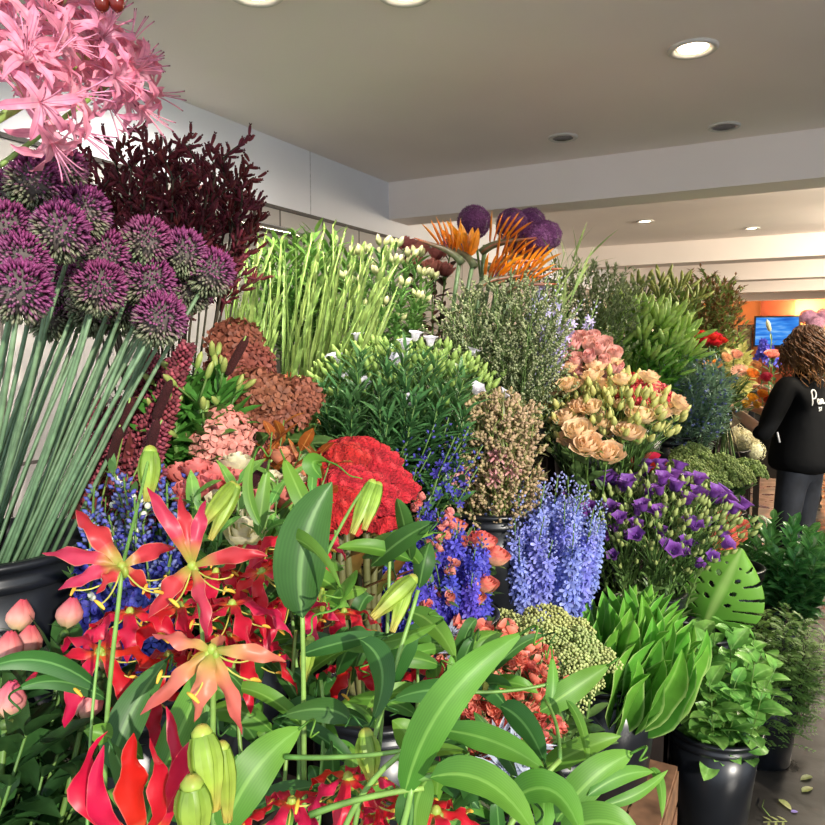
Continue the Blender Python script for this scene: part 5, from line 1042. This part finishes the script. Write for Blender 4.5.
def person(loc, rz, label, top_m, leg_m, hair_m, armL, armR, scale=1., long_sleeve=True, seed=1, stripes=False, logo=False):
    R = random.Random(seed); p = empty('person', loc, label, 'person', rz=rz); p.scale = (scale,)*3
    el, wr, er, wrr = V(armL[0]), V(armL[1]), V(armR[0]), V(armR[1])
    sl, sr = V((-.185, .0, 1.345)), V((.185, 0, 1.345))
    n = [((0, 0, .92), (.14, .1)), ((0, .0, 1.08), (.12, .085)), ((0, -.005, 1.25), (.15, .1)), ((0, -.01, 1.36), (.09, .07)), ((0, .0, 1.43), .052), ((0, .02, 1.49), .058), ((0, .025, 1.55), (.07, .085)), ((0, .015, 1.6), (.072, .09)), ((0, .012, 1.635), (.045, .055))]
    e = [(i, i+1) for i in range(8)]
    chain(n, e, 5, [((0, .085, 1.475), (.032, .025)), ((0, .1, 1.463), (.02, .018))]); chain(n, e, 6, [((0, .11, 1.54), .016), ((0, .125, 1.525), .012)])
    for sgn in (-1, 1): chain(n, e, 6, [((sgn*.075, .01, 1.545), (.012, .022))])
    for sgn, a, b, c in ((-1, sl, el, wr), (1, sr, er, wrr)):
        w = chain(n, e, 2, [(tuple(a), .058), (tuple(a.lerp(b, .5)), .048), (tuple(b), .042), (tuple(b.lerp(c, .4)), .039), (tuple(c), (.029, .024))])
        d = (c-b).normalized(); out = V((0, 0, 1)).cross(d).normalized(); hand(n, e, w, c, d, out*(-sgn) if 0 else V((0, 0, 1)), out*(-sgn))
    for sgn in (-1, 1): chain(n, e, 0, [((sgn*.085, 0, .84), .085), ((sgn*.09, .01, .66), .068), ((sgn*.092, .02, .48), .055), ((sgn*.095, -.01, .3), .048), ((sgn*.096, -.015, .1), .036), ((sgn*.1, .06, .05), .03), ((sgn*.105, .14, .035), .025)])
    skin('body', n, e, SKIN, p)
    # face
    ey = MB()
    for sgn in (-1, 1): ey.ball((sgn*.03, .098, 1.555), .0115, n=10, m=7)
    obj('eyes', ey.mesh('eyes', mat('eye_white', '#e8e4de', .2, noise=0)), p).name = 'eye'
    mo = MB(); mo.tube(bez([(-.022, .105, 1.497), (0, .117, 1.495), (.022, .105, 1.497)], 6), .0045, n=6); obj('mouth', mo.mesh('mouth', mat('lip', '#a8605a')), p)
    # jacket
    n = [((0, 0, .8), (.2, .2)), ((0, .0, .9), (.2, .2)), ((0, 0, 1.1), (.18, .18)), ((0, -.005, 1.25), (.19, .185)), ((0, -.01, 1.36), (.12, .095)), ((0, -.01, 1.44), (.068, .066)), ((0, -.012, 1.475), (.066, .066))]
    e = [(i, i+1) for i in range(6)]
    for a, b, c in ((sl, el, wr), (sr, er, wrr)):
        it = [(tuple(a), .075), (tuple(a.lerp(b, .5)), .064), (tuple(b), .058)]
        if long_sleeve: it += [(tuple(b.lerp(c, .1)), .054), (tuple(b.lerp(c, .2)), .051)]
        chain(n, e, 3, it)
    jk = skin('jacket' if long_sleeve else 'shirt', n, e, top_m, p)
    if logo:
        b = MB(); hem = MB(); hem.spin((0, 0, .93), (0, 0, 1), [(.001, -.004), (.001, -.003)], 6)
        bpy.context.view_layer.update(); dg = bpy.context.evaluated_depsgraph_get(); ev = jk.evaluated_get(dg); em = ev.to_mesh()
        from mathutils.bvhtree import BVHTree
        tree = BVHTree.FromPolygons([v.co.copy() for v in em.vertices], [tuple(q.vertices) for q in em.polygons]); ev.to_mesh_clear()
        def bk(x, z):
            x = x*.75-.13; z = 1.27+(z-1.27)*.72; hit = tree.ray_cast(V((x, -1, z)), V((0, 1, 0)))[0]
            return V((x, (hit.y if hit else -.2)-.003, z))
        st = [[(-.005, 1.2), (.0, 1.26), (.005, 1.31), (.03, 1.325), (.048, 1.3), (.035, 1.265), (.004, 1.255)],
              [(.075, 1.245), (.06, 1.25), (.05, 1.23), (.06, 1.213), (.075, 1.225), (.078, 1.25), (.08, 1.215), (.092, 1.216)], [(.092, 1.216), (.1, 1.25), (.104, 1.215), (.112, 1.246), (.122, 1.245), (.126, 1.216), (.14, 1.22)]]
        for s_ in st: b.tube([bk(*q) for q in bez_spline(s_)], .0042, n=6)
        for s_ in ([(.075, 1.185), (.064, 1.188), (.064, 1.175), (.075, 1.172), (.074, 1.16), (.062, 1.16)], [(.082, 1.187), (.098, 1.187)], [(.09, 1.187), (.09, 1.16)]): b.tube([bk(*q) for q in s_], .0025, n=5)
        c = obj('lettering', b.mesh('lettering', mat('white_print', '#e9e9e6', .6, noise=0)), jk); c['label'] = 'white handwritten style print on the jacket back'
        z = MB(); z.tube([V((-.186, .03, 1.0)), V((-.19, .045, 1.06))], .006, n=6); c = obj('zip_pull', z.mesh('zip_pull', mat('zip_grey', '#a9a9aa', .4)), jk); c['label'] = 'pale zip on the side pocket'
    # trousers and boots
    n = [((0, 0, .96), (.15, .115)), ((0, 0, .88), (.16, .125))]; e = [(0, 1)]
    for sgn in (-1, 1): chain(n, e, 1, [((sgn*.085, 0, .8), (.1, .105)), ((sgn*.09, .012, .66), .085), ((sgn*.092, .025, .5), .072), ((sgn*.094, .0, .44), .068), ((sgn*.094, -.005, .3), .064), ((sgn*.096, -.015, .12), .06), ((sgn*.097, -.015, .07), .062)])
    skin('trousers', n, e, leg_m, p)
    for sgn in (-1, 1):
        bt = skin('boot', [((sgn*.097, -.02, .15), .054), ((sgn*.097, -.025, .08), .058), ((sgn*.098, -.03, .05), (.05, .045)), ((sgn*.1, .05, .052), (.05, .046)), ((sgn*.104, .14, .04), (.05, .036)), ((sgn*.106, .19, .034), (.042, .03))], [(0, 1), (1, 2), (2, 3), (3, 4), (4, 5)], mat('boot_leather', '#26221f', .5, noise=.2), p)
        so = MB(); rows = []
        for zz in (.0, .018): rows.append([V((sgn*.1+.055*math.cos(a)*(1 if abs(math.sin(a)) < .99 else 1), .08+.155*math.sin(a), zz)) for a in [2*PI*k/24 for k in range(25)]])
        so.grid(rows); so.put([tuple(q) for q in rows[0][:24]], [tuple(range(24))[::-1]], [(.5, .5)]*24); obj('sole', so.mesh('sole', mat('sole_rubber', '#5a544c', .7)), bt)
    # hair: a cap and many wavy locks
    h = MB(); cap = MB(); rows = []
    for i in range(9):
        t = i/8; th = t*1.75; rows.append([V((math.sin(th)*.1*math.cos(a), .005+math.sin(th)*.115*math.sin(a)*(1 if math.sin(a) < 0 else max(.2, 1-.75*max(0, th-.75))), 1.555+.125*math.cos(th))) for a in [2*PI*k/24 for k in range(25)]])
    cap.grid(rows); c = obj('hair', cap.mesh('hair', hair_m), p)
    for k in range(420):
        a = R.uniform(-PI*1.15, PI*.15) ; th = R.uniform(.1, 1.4); s_ = V((math.sin(th)*.1*math.cos(a), .005+math.sin(th)*.115*math.sin(a), 1.555+.125*math.cos(th))); o_ = V((s_.x, s_.y, 0)); o_ = o_.normalized() if o_.length > .01 else V((0, -1, 0))
        L = R.uniform(.16, .27); ph = R.uniform(0, 6); pts = []
        for i in range(17):
            t = i/16; w = (.012+.012*math.sin(ph*7))*min(1, 3*t); pts.append(s_+o_*(.045*math.sin(min(1, t*1.6)*PI/2)+.012)+V((w*math.cos(ph+t*17), w*math.sin(ph+t*17), -L*t**1.25)))
        h.tube(pts, lambda t: .0062*min(1, 3*t+.5)*(1-.65*t), n=6)
    l = obj('curls', h.mesh('curls', hair_m), c); l.name = 'curl'; l['kind'] = 'stuff'
    return p
def bez_spline(ps):
    o = []
    for i in range(len(ps)-1):
        p0, p1, p2, p3 = (V((*ps[max(0, min(len(ps)-1, j))], 0)) for j in (i-1, i, i+1, i+2))
        for k in range(6):
            t = k/6; q = .5*((2*p1)+(p2-p0)*t+(2*p0-5*p1+4*p2-p3)*t*t+(3*p1-p0-3*p2+p3)*t**3); o.append((q.x, q.y))
    o.append(ps[-1]); return o
JK = mat('black_fleece', '#07080a', .8, noise=.15, nscale=9, bump=.5, spec=.15, jit=0, hue=0); JN = mat('dark_jeans', '#1b1f27', .8, noise=.35, nscale=14, jit=0, hue=0, bump=.4)
HAIR = mat('brown_hair', [(0, '#43291a'), (.6, '#5f3c22'), (1, '#86592f')], .5, .1, jit=.45, noise=.15)
HAIR2 = mat('dark_hair', '#2b1f18', .5, jit=.3)
f = P_on_z(794, 606, 0)
person(f, math.radians(62), 'woman with long curly brown hair in black jacket holding a bouquet by the display', JK, JN, HAIR, ((-.27, .08, 1.05), (-.2, .29, 1.155)), ((.24, .1, 1.06), (.1, .36, 1.16)), 1., logo=True)
g = P_on_z(812, 508, 0)
person(g, math.radians(85), 'second person behind the woman in grey top reaching toward the flowers', mat('grey_top', '#8b8782', .8, noise=.3, nscale=10), mat('patterned_trousers', '#3a3c40', .8, noise=.5, nscale=30), HAIR2, ((-.26, .14, 1.12), (-.2, .42, 1.17)), ((.24, .12, 1.1), (.16, .38, 1.1)), 1., False, 3)

# ------------------------------------------------------------------ the held bouquet
def bouquet():
    hnd = f+Matrix.Rotation(math.radians(62), 3, 'Z') @ V((-.2, .375, 1.145)); r = empty('bouquet', hnd, 'hand-tied bouquet of gerberas and orange roses held by the woman', 'bouquet'); o = hnd
    for k in range(26):
        a = 2.39996*k; q = math.sqrt((k+.5)/26)*.15; e = o+V((math.cos(a)*q, math.sin(a)*q, -.34+.3*q*q)) + RT3*(-.02); b = MB(); b.tube(bez([o+V((math.cos(a)*.01, math.sin(a)*.01, .03)), o, e], 6), .004, .0035, 5); obj('stem', b.mesh('stem', GREEN if k % 3 else DARKS, off=o), r)
    fl = MB()
    for k in range(120):
        a = U(0, 2*PI); q = U(.02, .19); b0 = o-RT3*.03+V((math.cos(a)*q, math.sin(a)*q, U(.06, .24)-q*.3)); fl.leaf(b0, V((math.cos(a), math.sin(a), U(.2, 1.2))), (0, 0, 1), U(.05, .12), U(.02, .04), .6, 4, oval if k % 2 else None)
    obj('foliage', fl.mesh('foliage', leafm('bouquet_leaf', '#4f7a3a', '#7f9c5a'), off=o), r)
    def head(px, py, d, kind, c1, c2, R, lab):
        c = P(px, py, d+.4); R *= 1.1; b = MB(); ax = (TOC*.6+UPW*.7+RT3*U(-.3, .3)).normalized(); m = mat('bq_'+c1, [(0, c1), (1, c2)], .5, .25)
        if kind == 'g':
            for t in range(2): b.floret(c+ax*.004*t, ax, R*(1-.25*t), 18, 1.5, .12, t*.2)
            b.ball(c+ax*.008, R*.25, ax, .5)
        else: rose_head(b, c-ax*.02, R, R*1.2, 12, .9, ax, .05)
        h = obj('bloom', b.mesh('bloom', m, off=o), r); h['label'] = lab
        s_ = MB(); s_.tube([c-ax*.02, o.lerp(c, .1)], .003, .003); obj('flower_stalk', s_.mesh('flower_stalk', GREEN, off=o), h)
    head(740, 371, 3.85, 'g', '#e99a8a', '#f3b8a4', .05, 'pale pink gerbera'); head(708, 366, 3.8, 'r', '#e8902a', '#f0a84a', .032, 'orange rose'); head(717, 364, 3.85, 'r', '#e8902a', '#f0a84a', .03, 'orange rose'); head(752, 374, 3.8, 'r', '#e07a2e', '#ee9a4c', .034, 'orange rose')
    head(726, 358, 3.95, 'r', '#e9a878', '#f2c49a', .034, 'peach rose'); head(736, 355, 4.0, 'r', '#e8a890', '#f2c0a4', .034, 'peach rose'); head(756, 365, 4.0, 'r', '#e0975c', '#eab27a', .03, 'peach rose'); head(766, 378, 3.95, 'r', '#d9344a', '#ee5a66', .032, 'red bloom')
    head(752, 398, 3.85, 'r', '#eea02a', '#f5bb3c', .03, 'golden bloom'); head(762, 394, 3.88, 'r', '#e98a26', '#f2aa3c', .028, 'golden bloom'); head(746, 404, 3.84, 'r', '#f0b23a', '#f5c85c', .026, 'golden bloom'); head(768, 400, 3.9, 'r', '#b9302c', '#d9502c', .03, 'dark red bloom'); head(757, 405, 3.86, 'r', '#f0b23a', '#f5c85c', .024, 'golden bloom')
    w = MB(); rows = []
    for i in range(6): rows.append([o+RT3*(.1+.02*i)+UPW*(-.12+.15*j/6+.012*i)+TOC*(-.16+.05*math.sin(j/6*PI)) for j in range(7)])
    w.grid(rows); c = obj('paper_wrap', w.mesh('paper_wrap', mat('kraft_paper', '#d9c4ae', .8, .2), off=o), r); c['label'] = 'pale wrapping paper'
bouquet()
# flowers standing farther back beside the screen
BUCKETS['back'] = (P(812, 420, 6.6)*1.0, .13, .33)
q = P(822, 420, 6.2); bucket('backvase', q.x, q.y, .9, 'black flower bucket holding tall pale alliums behind the woman', .14, .33)
bunch('backvase', k_allium_giant(), 'pale pink allium ball beside the screen', 'pale alliums beside the screen', pts=[(808, 317, 5.9), (816, 324, 5.8), (824, 316, 5.9)])
for o_ in [x for x in bpy.data.objects if x.name.startswith('giant_allium') and 'beside the screen' in x.get('label', '')]:
    for c_ in o_.children:
        if c_.name.startswith('flower_head'):
            c_.data = c_.data.copy(); c_.data.materials[0] = mat('allium_pale', [(0, '#9a6a8a'), (1, '#d3a3bb')], .6, .15)
bunch('backvase', k_spike('delphinium', 'flower', ('#5a78c0', '#8aa4dc', '#8f93c4'), .7, .4, 80, .018, .024, 5, '#4a6a40', var=1), 'blue delphinium spike behind the woman at the right edge', 'blue delphiniums at the edge', pts=[(820, 332, 5.9), (826, 338, 5.8)])
q = P(770, 440, 5.6); bucket('midvase', q.x, q.y, .75, 'black flower bucket behind the held bouquet', .13, .33)
bunch('midvase', k_spike('iris', 'flower', ('#3b35b0', '#6a66e0', '#6a70c0'), .7, .8, 30, .03, .03, 5, '#4a6a40', var=1, budfrac=.0), 'violet-blue iris in front of the screen', 'irises before the screen', pts=[(764, 340, 5.4), (770, 346, 5.5)])
bunch('midvase', k_lily('lily', ('#b9bf9a', '#e2dfc6'), '#7f9a6a', 8, 1, .09, .75, .1, .02, .5, .14), 'white lily bud on a tall stem in front of the screen', 'white lily buds', pts=[(772, 323, 5.4)])
bunch('midvase', k_rose('backpink', [(0, '#e07a70'), (1, '#f2a08f')], .05, .06, .9, 13, .05, .6), 'coral pink bloom beside the curly hair', 'coral bloom behind', pts=[(773, 350, 5.3)])
finish_steps()
